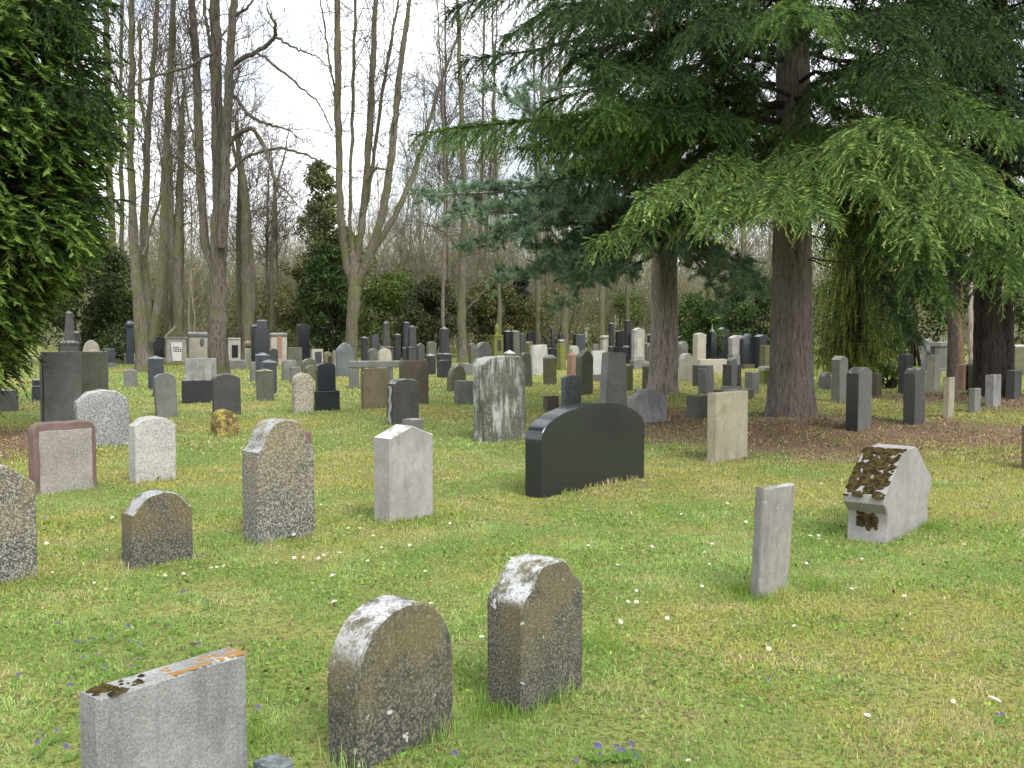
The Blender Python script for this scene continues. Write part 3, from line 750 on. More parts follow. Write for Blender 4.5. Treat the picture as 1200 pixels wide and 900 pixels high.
def polished_front(o, mat):
    # the front of the black and grey stone is a polished black sheet bent over its top
    pts = np.array([v.co for v in o.data.vertices]); w = np.ptp(pts[:, 0]); h = pts[:, 2].max(); t = np.ptp(pts[:, 1])
    me = slab_mesh('polished_edge', [(-w/2 - .012, -.14), (-w/2 + .002, -.14)] + [(-w/2 + .002, h - min(.165 * w, .3 * h))] + [(-w/2 - .012, h - min(.165 * w, .3 * h))], t * .98, .1, .003, 0)
    link('polished_edge', me, M[mat], o)
polished_front(bi, 'black')
bl = bpy.data.objects.get('gravestone')
for o in list(bpy.data.objects):
    if o.get('label', '').startswith('tall square grey stone with black'): polished_front(o, 'black_matt')
    if o.get('label', '').startswith('thin streaked grey slab'):
        pts = np.array([v.co for v in o.data.vertices]); w = np.ptp(pts[:, 0]); h = pts[:, 2].max(); t = np.ptp(pts[:, 1])
        me = slab_mesh('rough_edge', [(-w/2 - .008, -.14), (-w/2 + .003, -.14), (-w/2 + .003, h - .004), (-w/2 - .008, h - .004)], t * .94, .03, .003, .003)
        link('rough_edge', me, M['grey'], o)
    if o.get('label', '').startswith('dark three-part'):
        s = [c for c in o.children if c.name.startswith('slab')][0]
        pts = np.array([v.co for v in s.data.vertices]); w = np.ptp(pts[:, 0]); h = pts[:, 2].max(); t = np.ptp(pts[:, 1])
        me = slab_mesh('centre_slab', outline('round', w * .4, h * 1.28, 0), t * 1.3, .06, .01, .003)
        c = link('centre_slab', me, M['grey'], o); c.location = s.location
    if o.get('label', '').startswith('dark granite stone with pale run'):
        pts = np.array([v.co for v in o.data.vertices]); w = np.ptp(pts[:, 0]); h = pts[:, 2].max(); t = np.ptp(pts[:, 1])
        rr = random.Random(3)
        path = [(.0 + .02 * math.sin(k * 1.7) , h * (.84 - .84 * k / 8)) for k in range(9)]
        prof = [(x + .02 + .035 * rr.random(), z) for x, z in path]; prof2 = [(x - .01 - .04 * rr.random(), z) for x, z in reversed(path)]
        me = slab_mesh('lichen_run', [(a, b) for a, b in reversed(prof)] + [(a, b) for a, b in reversed(prof2)], .012, .05, .003, .004, 3)
        c = link('lichen_run', me, M['pale_run'], o); c.rotation_euler = (0, 0, -math.pi / 2); c.location = (-w / 2 - .003, 0, 0)

# the concrete surround of posts under a lintel
def surround():
    x0 = ground_at(409, 455); yaw = 14
    x, y, z, w, t, h = solve(409, 474, 423, 455, yaw, .25)
    STONES.append((x, y, w, t, yaw))
    root = tag(empty('grave_surround', (x, y, z), (0, 0, R(yaw))), 'concrete grave surround of square posts under a lintel, behind the ochre stone', 'grave surround', GROUP_MID)
    lt = h * .24
    for px_, ww in ((-.5, .17), (-.28, .06), (.22, .07), (.44, .1)):
        o = link('post', frustum_mesh('post', [(w * ww / 2, t / 2, -.14), (w * ww / 2, t / 2, h - lt)], .01), M['grey'], root)
        o.location = (w * (px_ + ww / 2), 0, 0)
    o = link('lintel', frustum_mesh('lintel', [(w / 2, t / 2 + .02, 0), (w / 2, t / 2 + .02, lt)], .012), M['grey'], root); o.location = (0, 0, h - lt + .002)
surround()
# flat kerb
def kerb():
    x, y, z, w, t, h = solve(836, 884, 456, 468, 30, .35)
    o = link('grave_kerb', frustum_mesh('grave_kerb', [(w / 2, t / 2, -.14), (w / 2, t / 2, h)], .015), M['grey_green'], None, (x, y, z), (0, 0, R(30)))
    tag(o, 'low flat mossy grave kerb behind the cream slab', 'grave kerb', GROUP_MID); STONES.append((x, y, w, t, 30))
kerb()

# ================================================================== the far rows
random.seed(31)
def far(*a, **k):
    k.setdefault('yaw', random.choice((22, 28, 34))); k.setdefault('t', .24); return S(*a, **k)
far(127, 147, 388, 426, 'ogive', 'pale', 'pale arched stone with white oval medallion in a red-brown rim', plinth=(.16, .1), plaque=(.3, .72, .52, .88), plaque_mat='paint_white')
far(97, 118, 399, 428, 'boulder', 'pale', 'rough pale boulder-like stone behind the tall square pair', rough=.03, cuts=2)
far(122, 136, 409, 431, 'rect', 'blue_dark', 'dark tablet on a low stone base left of the pale arched stone', plinth=(.25, .1), plinth_mat='grey')
O(70, 93, 363, 440, 'grey_dark', 'grey obelisk rising behind the tall square pair', OB(.46, .07, .6, .36), yaw=24)
O(84, 95, 387, 436, 'black_matt', 'dark square pillar just right of the grey obelisk', PYR(.06), yaw=24, name='grave_pillar', cat='grave pillar')
O(147, 158, 376, 427, 'blue_dark', 'tall dark pillar with bulging cap left of the mossy trunk', [('pillar', None, [(.85, 0), (.85, .84)]), ('capstone', 'black_matt', [(1.0, .84), (1.05, .92), (.5, 1)])], yaw=24, name='grave_pillar', cat='grave pillar')
far(179, 192, 394, 427, 'segment', 'black_matt', 'black round-shouldered stone left of the little temple')

def temple():
    x, y, z, w, t, h = solve(193, 220, 382, 428, 24, .8)
    STONES.append((x, y, w, t, 24))
    root = tag(empty('grave_temple', (x, y, z), (0, 0, R(24))), 'little temple-shaped tomb with gabled roof and white inscribed tablet', 'tomb', GROUP_FAR)
    bh = h * .68
    link('plinth', frustum_mesh('plinth', [(w * .52, t * .52, -.14), (w * .52, t * .52, h * .07)], .02), M['moss_green'], root)
    o = link('wall', frustum_mesh('wall', [(w * .46, t * .46, 0), (w * .44, t * .44, bh - h * .07)], .01), M['concrete_light'], root); o.location = (0, 0, h * .072)
    o = link('cornice', frustum_mesh('cornice', [(w * .5, t * .5, 0), (w * .52, t * .52, h * .04)], .01), M['concrete_light'], root); o.location = (0, 0, bh + .003)
    rf = slab_mesh('roof', [(-w * .52, 0), (w * .52, 0), (0, h - bh - h * .045)], t * 1.05, .2, .01, .004)
    o = link('roof', rf, M['olive'], root); o.location = (0, 0, bh + h * .045)
    tb = slab_mesh('tablet', [(-w * .2, 0), (w * .2, 0), (w * .27, h * .48), (-w * .27, h * .48)], .06, .2, .01, 0)
    o = link('tablet', tb, M['paint_white'], root); o.location = (0, -t * .46 - .012, h * .1)
    T = Tubes(); rr = random.Random(2)
    V = []; Fc = []
    for row in range(3):
        xx = -w * .17
        while xx < w * .15:
            ln = rr.uniform(.03, .09); zz = h * (.34 - row * .05)
            k = len(V); yy = -.034
            V += [(xx, yy, zz), (xx + ln, yy, zz), (xx + ln, yy, zz + .05), (xx, yy, zz + .05)]; Fc.append((k, k + 1, k + 2, k + 3)); xx += ln + .025
    link('inscription', np_mesh('inscription', np.array(V), np.array(Fc)), M['letter_niche_shade'], o)
temple()
t2 = far(220, 243, 389, 427, 'rect', 'pale', 'pale square tomb under a flat projecting slab, with a dark oval', cap=(.17, .1), cap_mat='grey', t=.5)
def oval(root, w, h, xo, zo, y):
    me = lathe_mesh('oval_plaque', [(0, .02), (.8, .02), (1, 0), (1, -.02)], 16)
    o = link('oval_plaque', me, M['blue_grey'], root); o.scale = (w, h, 1); o.rotation_euler = (math.pi / 2, 0, 0); o.location = (xo, y, zo)
oval(t2, .09, .2, .16, .95, -.26)
O(261, 269, 382, 422, 'black_matt', 'thin black pillar right of the double-stemmed tree', PYR(.05), yaw=24, name='grave_pillar', cat='grave pillar')
far(267, 282, 396, 428, 'rect', 'pale', 'pale upright stone with dark square plaque above the low grey tomb', plaque=(.28, .78, .28, .74), plaque_mat='black', cap=(.08, .05))
far(263, 287, 422, 433, 'rect', 'grey', 'low long grey tomb with rough top', t=.6, rough=.02, cuts=1)
u = far(287, 303, 408, 429, 'rect', 'pale', 'pale stone with dark plaque topped by an ochre ball', plaque=(.42, .92, .1, .82), plaque_mat='black_matt')
ux = [c for c in u.children if c.name.startswith('slab')][0]
bz = max(v.co.z for v in ux.data.vertices)
b_ = link('ball', lathe_mesh('ball', [(.03, 0)] + [(.17 * math.sin(a), .16 - .16 * math.cos(a)) for a in np.linspace(.3, 3.1, 9)], 14), M['ochre'], u); b_.location = (-.12, 0, bz)
O(294, 307, 380, 430, 'black_matt', 'black left half of a twin monument behind the paired pillars', PYR(.04), yaw=20, name='grave_pillar', cat='grave pillar')
O(299, 316, 374, 432, 'black', 'tall black monument with stepped narrower top, right of its twin', [('pillar', None, [(1, 0), (.95, .8)]), ('top_block', None, [(.75, .8), (.72, .97), (.5, 1)])], yaw=16, name='grave_pillar', cat='grave pillar')
far(314, 326, 408, 430, 'round', 'grey_dark', 'dark grey round-topped stone right of the tall black monument')
far(317, 337, 390, 427, 'rect', 'pale', 'pale shrine with reddish niche between two columns', plaque=(.36, .66, .2, .9), plaque_mat='salmon', cap=(.14, .06), cap_mat='grey')
far(324, 336, 412, 424, 'rect', 'black_matt', 'small low black block before the pale shrine')
far(345, 365, 379, 422, 'chamfer', 'black', 'tall black stone with slanted top on a stepped base', plinth=(.3, .35), t=.4)
far(336, 354, 407, 433, 'rect', 'grey_green', 'green-grey square stone below the tall black slant-topped one')
far(364, 379, 409, 430, 'rect', 'pale', 'pale stone with dark oval-like plaque behind the domed ones', plaque=(.25, .85, .15, .85), plaque_mat='blue_dark')
O(373, 385, 383, 418, 'blue_dark', 'blue-black square column with grey left side before the dark evergreen', PYRC(.05, 'grey'), yaw=24, name='grave_pillar', cat='grave pillar')
far(390, 402, 388, 418, 'round', 'black_matt', 'dark round-topped stone in the shade of the evergreen')
far(379, 390, 412, 433, 'round', 'ochre', 'small ochre stone with dark plaque', plaque=(.4, .85, .15, .75), plaque_mat='black_matt')
far(390, 397, 411, 433, 'rect', 'pale', 'narrow pale stone left of the large blue-grey pointed one')
O(423, 431, 394, 427, 'black_matt', 'dark post right of the split trunk', PYR(.05), yaw=24, name='grave_pillar', cat='grave pillar')
far(432, 445, 391, 427, 'steep', 'black', 'black stone with urn-like pointed top', plinth=(.4, .15))
O(444, 462, 376, 426, 'grey_dark', 'grey obelisk on a wide black ledge', OB(.34, .06, .6, .36), yaw=22)
O(461, 470, 391, 425, 'black_matt', 'thin dark pillar between two obelisks', PYRC(.05, 'grey'), yaw=24, name='grave_pillar', cat='grave pillar')
O(471, 482, 377, 423, 'blue_dark', 'tall blue-black pillar just left of the grey-topped obelisk', OB(.3, .04, .8, .7, .02), yaw=24)
O(475, 491, 381, 425, 'grey_dark', 'obelisk with square dark base and grey shaft, nearest the dark shrub', OB(.38, .04, .72, .55), yaw=22)
far(488, 498, 402, 428, 'steep', 'grey_dark', 'small grey pointed stone right of the obelisks')
far(499, 511, 400, 436, 'gable', 'grey_green', 'grey-green gabled stone behind the small black capped post')
O(499, 511, 414, 439, 'black_matt', 'small black post with white pyramid cap', PYRC(.14, 'grey'), yaw=22, name='grave_pillar', cat='grave pillar')
O(511, 530, 383, 432, 'black_matt', 'dark obelisk on a broad stepped plinth left of the straight grey trunk', OB(.3, .07, .68, .56), yaw=20)
far(512, 529, 422, 443, 'rect', 'black_matt', 'low black square block before the dark obelisk')
far(537, 554, 426, 440, 'rect', 'grey', 'low pale grey base at the foot of the straight trunk', t=.4)
far(431, 444, 408, 433, 'round', 'grey_green', 'small green-grey round-topped stone left of the pale one')
far(443, 459, 408, 434, 'round', 'pale', 'pale cream round-topped stone behind the concrete surround')
far(549, 559, 402, 427, 'round', 'grey_green', 'small mossy round stone right of the straight grey trunk')
def shrine():
    x, y, z, w, t, h = solve(574, 591, 379, 421, 24, .5, square=True)
    STONES.append((x, y, w, t, 24))
    root = tag(empty('grave_shrine', (x, y, z), (0, 0, R(24))), 'yellow-green mossy shrine with dark niche and small urn on top', 'shrine', GROUP_FAR)
    a = w / 2
    link('base', frustum_mesh('base', [(a, a, -.14), (a, a, h * .12)], .01), M['moss_green'], root)
    o = link('body', frustum_mesh('body', [(a * .86, a * .86, 0), (a * .86, a * .86, h * .5)], .01), M['moss_green'], root); o.location = (0, 0, h * .122)
    o = link('cornice', frustum_mesh('cornice', [(a, a, 0), (a * 1.02, a * 1.02, h * .05)], .01), M['moss_green'], root); o.location = (0, 0, h * .625)
    o = link('niche', slab_mesh('niche', [(-a * .35, 0), (a * .35, 0), (a * .35, h * .3), (-a * .35, h * .3)], .04, .2, .005, 0), M['letter_niche_shade'], root); o.location = (a * .1, -a * .86 - .006, h * .24)  # dark panel on the face, the recess shade put in as colour
    o = link('urn', lathe_mesh('urn', [(a * .5, 0), (a * .3, h * .05), (a * .42, h * .14), (a * .5, h * .2), (a * .3, h * .27), (a * .1, h * .32), (.01, h * .33)], 12), M['moss_green'], root); o.location = (0, 0, h * .677)
shrine()
O(590, 600, 387, 424, 'black', 'black polished pillar, left one of a pair behind the big lichen-streaked stone', PYRC(.05, 'grey'), yaw=24, name='grave_pillar', cat='grave pillar')
O(599, 610, 387, 424, 'grey_green', 'green-grey pillar, right one of a pair behind the big lichen-streaked stone', PYRC(.05, 'grey'), yaw=24, name='grave_pillar', cat='grave pillar')
O(608, 615, 390, 422, 'grey_dark', 'short dark pillar right of the green-grey one', PYR(.04), yaw=24, name='grave_pillar', cat='grave pillar')
O(590, 604, 410, 436, 'black_matt', 'squat black post with white pyramid cap over the big lichen-streaked stone', PYRC(.2, 'white'), yaw=22, name='grave_pillar', cat='grave pillar')
far(616, 629, 388, 424, 'gable', 'black', 'black gabled stone behind the white pitted one', plinth=(.35, .2))
far(615, 625, 400, 432, 'round', 'olive', 'mossy dark round stone left of the white pitted one')
O(642, 654, 382, 429, 'black', 'thin black obelisk on a square pedestal', OB(.4, .06, .5, .3), yaw=22)
O(653, 661, 391, 424, 'black_matt', 'black post with a white band right of the thin black obelisk', [('pillar', None, [(.95, 0), (.95, .72)]), ('band', 'white', [(1.0, .72), (1.0, .8)]), ('top_block', None, [(.95, .8), (.9, 1)])], yaw=22, name='grave_pillar', cat='grave pillar')
far(652, 664, 402, 434, 'rect', 'moss_green', 'bright mossy green block before the black posts', t=.3, plinth=(.12, .2))
far(667, 679, 405, 432, 'round', 'pale', 'whitish round-topped stone behind the salmon post')
far(671, 686, 392, 418, 'rect', 'blue_dark', 'blue-black double tablet left of the slim white column', t=.3)
O(683, 690, 384, 416, 'white', 'slim whitish column with square capital', [('shaft', None, [(.7, 0), (.6, .9)]), ('capital', None, [(.9, .9), (1, 1)])], yaw=22, name='grave_column', cat='grave column')
O(694, 702, 391, 416, 'black_matt', 'small black pillar between the white column and the pinkish stone', PYR(.06), yaw=22, name='grave_pillar', cat='grave pillar')
far(693, 702, 403, 424, 'rect', 'grey', 'small lilac-grey stone below the small black pillar')
far(704, 716, 393, 424, 'gable', 'pale', 'pinkish pale gabled stone left of the dark pillars', cap=(.12, .1))
O(712, 721, 378, 424, 'black_matt', 'dark slim pillar right of the pinkish stone', OB(.36, .04, .75, .7, .03), yaw=22)
far(719, 733, 387, 426, 'gable', 'black', 'black gabled stone on a broad base between two tall dark pillars', plinth=(.5, .4))
O(729, 742, 375, 427, 'black_matt', 'tallest dark green-black pillar left of the ornate grey stele', OB(.32, .1, .7, .66, .01), yaw=22)
far(737, 745, 391, 427, 'rect', 'blue_dark', 'blue-black slab between the tallest pillar and the ornate stele')
far(738, 757, 384, 433, 'gable', 'concrete_light', 'ornate pale grey stele with gabled head and recessed panel', plinth=(.22, .25), plaque=(.2, .8, .08, .68), plaque_mat='pale', plinth_mat='grey')
far(753, 764, 402, 428, 'rect', 'olive', 'small mossy stone right of the ornate stele', cap=(.12, .12))
far(758, 769, 391, 424, 'gable', 'black_matt', 'small black stone just left of the pine trunk')
far(758, 771, 402, 432, 'round', 'grey', 'grey round-topped stone just left of the pine trunk')
O(792, 801, 393, 424, 'black_matt', 'black post with white tip right of the pine trunk', PYRC(.1, 'white'), yaw=24, name='grave_pillar', cat='grave pillar')
far(793, 806, 400, 431, 'round', 'grey', 'grey round-topped stone above the pale round-topped one')
O(804, 813, 392, 429, 'black_matt', 'dark slim pillar left of the tall pale stone', PYRC(.06, 'white'), yaw=24, name='grave_pillar', cat='grave pillar')
far(811, 827, 390, 432, 'gable', 'pale', 'tall pale gabled stone with mossy left edge left of the black cross-topped pillar', t=.34)
cr = O(825, 842, 388, 431, 'black', 'black pillar with white finial on its point', [('plinth', None, [(1, 0), (1, .28)]), ('shaft', None, [(.72, .28), (.7, .94), (.5, .97)]), ('finial', 'white', [(.12, .97), (.4, .98), (.3, 1.02), (.1, 1.06), (.1, 1.2), (.02, 1.22)])], yaw=30, name='grave_pillar', cat='grave pillar')
far(838, 855, 384, 428, 'gable', 'black', 'tall black stone with pale sloped top right of the finial pillar', t=.3, plinth=(.12, .02), plinth_mat='grey')
far(853, 874, 393, 432, 'segment', 'concrete_light', 'broad pale grey stone in two courses between black stones', plinth=(.42, .0), plinth_mat='concrete', t=.3)
far(865, 886, 391, 432, 'steep', 'black', 'black gabled stone on brown base right of the broad pale one', t=.3, plinth=(.12, .02), plinth_mat='brown')
far(883, 899, 392, 432, 'gable', 'black_matt', 'dull black stone nearest the big fir', t=.3)
far(889, 905, 405, 436, 'rect', 'olive', 'olive square stone close left of the big fir', t=.3)
far(815, 852, 421, 438, 'rect', 'pale', 'low pale base wall under the black pillars', t=.3, yaw=20)
# right edge
far(1090, 1098, 403, 436, 'gable', 'black_matt', 'black slim stone left of the grey panelled wall', yaw=35)
far(1079, 1093, 397, 434, 'gable', 'concrete', 'pale grey gabled stone behind the pale tapering one', yaw=35)
far(1180, 1201, 404, 441, 'rect', 'olive', 'olive stone with white slanted cap at the right edge', yaw=40, cap=(.1, .1), cap_mat='white')
O(1137, 1145, 396, 430, 'black_matt', 'dark post half hidden behind the right-hand trunks', PYRC(.08, 'white'), yaw=30, name='grave_pillar', cat='grave pillar')
def panel_wall():
    a = ground_at(1096, 440); y = 36.0
    p0 = at(1096, 437, 35.5); p1 = at(1118, 436, 38.5)
    d = Vector((p1.x - p0.x, p1.y - p0.y)); w = d.length; yaw = math.atan2(d.y, d.x)
    z = float(gz(p0.x, p0.y)); h = at(1100, 401, 36).z - z
    root = tag(empty('tomb_wall', ((p0.x + p1.x) / 2, (p0.y + p1.y) / 2, z), (0, 0, yaw)), 'grey panelled tomb wall right of the black slim stone', 'tomb wall', GROUP_FAR)
    link('wall', frustum_mesh('wall', [(w / 2, .14, -.14), (w / 2, .14, h * .86)], .01), M['plain_grey'], root)
    o = link('coping', frustum_mesh('coping', [(w / 2 + .04, .2, 0), (w / 2 + .04, .18, h * .14)], .01), M['grey'], root); o.location = (0, 0, h * .86 + .002)
    o = link('base_course', frustum_mesh('base_course', [(w / 2 + .04, .2, -.14), (w / 2 + .04, .2, h * .12)], .01), M['grey'], root)
panel_wall()
# ================================================================== foliage builders
def unit(v):
    return v / (np.linalg.norm(v, axis=-1, keepdims=True) + 1e-9)

def sprays(T, P, D, L, rng, K=14, nl=.06, nw=.012, col=(.05, .09, .02), tip=(.12, .17, .04), var=.25, spread=.75, droop=.15, flat=None):
    """needle-covered twigs: K pointed leaflets along each twig P + t*D*L"""
    N = len(P); L = np.broadcast_to(np.asarray(L, float), (N,))
    D = unit(D)
    up = np.array([0, 0, 1.0])
    S_ = unit(np.cross(D, up + rng.normal(0, .15, (N, 3))))
    Nn = np.cross(S_, D)
    t = (np.arange(K) + rng.uniform(0, 1, (N, K))) / K
    ax = P[:, None, :] + D[:, None, :] * (t * L[:, None])[..., None]
    ax[..., 2] -= droop * (t ** 2) * L[:, None]
    side = rng.uniform(-1, 1, (N, K, 1)); upc = rng.uniform(-1, 1, (N, K, 1)) * (flat if flat is not None else .6)
    dirs = unit(D[:, None, :] * rng.uniform(.5, 1.1, (N, K, 1)) + S_[:, None, :] * np.sign(side) * (.25 + .75 * abs(side)) * spread * 1.3 + Nn[:, None, :] * upc * spread)
    ln = nl * rng.uniform(.6, 1.25, (N, K, 1))
    wdir = unit(np.cross(dirs, rng.normal(0, 1, (N, K, 3))))
    a = ax - wdir * nw / 2; b = ax + wdir * nw / 2; mid = ax + dirs * ln
    mid[..., 2] -= .12 * ln[..., 0]
    V = np.stack([a, b, mid], 2).reshape(-1, 3)
    Fc = np.arange(N * K * 3).reshape(-1, 3)
    shade = (1 + rng.normal(0, var, (N, 1, 1))) * (1 + rng.normal(0, .12, (N, K, 1)))
    w = (t ** 2)[..., None] * rng.uniform(.2, 1, (N, 1, 1))
    c = (np.array(col) * (1 - w) + np.array(tip) * w) * np.clip(shade, .35, 1.9)
    T.add(V, Fc, np.repeat(c.reshape(-1, 3), 3, axis=0))

def leaves(T, P, size, rng, col, tip, var=.3, D=None, aspect=.45):
    """single rhombic leaves at points P"""
    N = len(P)
    d = unit(rng.normal(0, 1, (N, 3)) + (0 if D is None else D)); s = unit(np.cross(d, rng.normal(0, 1, (N, 3))))
    sz = size * rng.uniform(.6, 1.4, (N, 1))
    a = P; b = P + d * sz * .5 + s * sz * aspect * .5; c = P + d * sz; e = P + d * sz * .5 - s * sz * aspect * .5
    V = np.stack([a, b, c, e], 1).reshape(-1, 3)
    i = np.arange(N)[:, None] * 4
    Fc = np.concatenate([i + np.array([[0, 1, 2]]), i + np.array([[0, 2, 3]])])
    w = rng.uniform(0, 1, (N, 1)) ** 2
    cc = (np.array(col) * (1 - w) + np.array(tip) * w) * np.clip(1 + rng.normal(0, var, (N, 1)), .4, 1.9)
    T.add(V, Fc, np.repeat(cc, 4, axis=0))

def trunk_mesh(path, radii, sides=40, rough=.02, flare=None, seed=0, flute=.05):
    """a bole with fluting, uneven bark and root flare"""
    P = np.array(path, float); radii = np.array(radii, float)
    n = len(P)
    # finer rings
    tt = np.linspace(0, n - 1, max(n, 70)); Pf = np.stack([np.interp(tt, range(n), P[:, k]) for k in range(3)], 1); rf = np.interp(tt, range(n), radii)
    ang = np.arange(sides) * 2 * math.pi / sides
    V = []
    for p, r in zip(Pf, rf):
        hh = p[2] - P[0, 2]
        fl = 1 + flute * (np.sin(ang * 5 + seed) + .6 * np.sin(ang * 8 + 2.1 + seed)) * .5
        if flare: fl = fl + flare * math.exp(-hh / .32) * (.55 + .45 * np.sin(ang * 4 + seed * 1.7) + .2 * np.sin(ang * 7 + seed))
        nz = vnoise(ang * 7 + seed * 5, np.full(sides, hh * 2.2), 3) - .5
        nz2 = vnoise(ang * 19 + seed * 5, np.full(sides, hh * 6.5), 8) - .5
        # close the noise seam
        k = sides // 8; w = np.ones(sides); w[:k] = np.linspace(0, 1, k); w[-k:] = np.linspace(1, 0, k)
        rr = r * fl + rough * (nz * 1.4 + nz2) * w
        V.append(np.stack([p[0] + rr * np.cos(ang), p[1] + rr * np.sin(ang), np.full(sides, p[2])], 1))
    m = len(Pf)
    V = np.concatenate(V)
    i = np.arange(m - 1)[:, None] * sides; j = np.arange(sides)[None, :]; j2 = (j + 1) % sides
    Fc = np.stack([i + j, i + j2, i + sides + j2, i + sides + j], -1).reshape(-1, 4)
    return np_mesh('trunk', V, Fc, None, True)

def curve_pts(a, b, sag, n=9, wob=.05, rng=RNG, up=0.0):
    a = np.array(a, float); b = np.array(b, float)
    t = np.linspace(0, 1, n)[:, None]
    P = a + (b - a) * t
    L = np.linalg.norm(b - a)
    P[:, 2] += sag * 4 * t[:, 0] * (1 - t[:, 0]) * L
    w = rng.normal(0, wob * L * .25, (n, 3)); w[0] = 0; w[-1] = 0
    P[1:-1] += (w[:-2] + 2 * w[1:-1] + w[2:])[:] / 4
    return P

def along(P, s):
    seg = np.linalg.norm(np.diff(P, axis=0), axis=1); c = np.concatenate([[0], np.cumsum(seg)]); c /= c[-1]
    s = np.asarray(s)
    Q = np.stack([np.interp(s, c, P[:, k]) for k in range(3)], -1)
    e = 1e-3
    Q2 = np.stack([np.interp(np.clip(s + e, 0, 1), c, P[:, k]) for k in range(3)], -1); Q1 = np.stack([np.interp(np.clip(s - e, 0, 1), c, P[:, k]) for k in range(3)], -1)
    return Q, unit(Q2 - Q1)

def fir_limb(TB, T, P, r0, rng, sec_step=.105, sec_max=1.5, start=.16, hang=.6, col=(.035, .07, .018), tip=(.13, .19, .035), K=22, tw_step=.048, tipboost=1.0, needle=.052, nw=.0125):
    """limb with side branchlets and hanging, needle-covered twigs"""
    L = np.linalg.norm(np.diff(P, axis=0), axis=1).sum()
    TB.tube(P, np.linspace(r0 * .72, .006, len(P)), 6)
    ns = int(L * (1 - start) / sec_step)
    allP = []; allD = []; allL = []
    for k in range(ns):
        s = start + (1 - start) * (k + rng.random()) / ns
        q, d = along(P, s); 
        sgn = 1 if k % 2 else -1
        side = unit(np.cross(d, np.array([0, 0, 1.0]))) * sgn
        ln = sec_max * (1 - .82 * ((s - start) / (1 - start)) ** 1.3) * rng.uniform(.55, 1.1) * min(1, (s - start) * 5 + .35)
        n = 6; t = np.linspace(0, 1, n)[:, None]
        dirv = unit(d * rng.uniform(.55, .95) + side * rng.uniform(.7, 1.0) + np.array([0, 0, rng.uniform(-.1, .25)]))
        B = q + dirv * t * ln; B[:, 2] -= hang * (t[:, 0] ** 2) * ln * rng.uniform(.5, 1.2)
        TB.tube(B, np.linspace(.007, .002, n), 3)
        m = max(3, int(ln / tw_step))
        s2 = (np.arange(m) + rng.random(m)) / m
        bq, bd = along(B, s2)
        bs = unit(np.cross(bd, np.array([0, 0, 1.0]))) * np.where(np.arange(m) % 2, 1, -1)[:, None]
        td = unit(bd * rng.uniform(.5, 1, (m, 1)) + bs * rng.uniform(.3, .9, (m, 1)) + np.array([0, 0, 1.0]) * rng.uniform(-hang * 1.3, .12, (m, 1)))
        allP.append(bq); allD.append(td); allL.append(rng.uniform(.14, .38, m) * (1.1 - .35 * s2))
        allP.append(B[-1:]); allD.append(unit(bd[-1:] - np.array([[0, 0, .2]]))); allL.append(np.array([.22]))
        # the branchlet itself
        allP.append(B[:-1]); allD.append(np.diff(B, axis=0)); allL.append(np.linalg.norm(np.diff(B, axis=0), axis=1))
    # short sprays along the limb itself, so that it does not show bare from above
    mm = int(L * (1 - start) / .022); sl = start + (1 - start) * rng.random(mm)
    lq, ld = along(P, sl)
    ls = unit(np.cross(ld, np.array([0, 0, 1.0]))) * rng.choice((-1, 1), (mm, 1))
    allP.append(lq + np.array([0, 0, .01])); allD.append(ld * rng.uniform(.3, 1, (mm, 1)) + ls * rng.uniform(.1, .9, (mm, 1)) + np.array([0, 0, 1.0]) * rng.uniform(-.1, .45, (mm, 1))); allL.append(rng.uniform(.1, .24, mm))
    PP = np.concatenate(allP); DD = np.concatenate(allD); LL = np.concatenate(allL)
    sprays(T, PP, DD, LL, rng, K=K, nl=needle, nw=nw, col=col, tip=tuple(c * tipboost for c in tip), droop=.25, flat=.35)

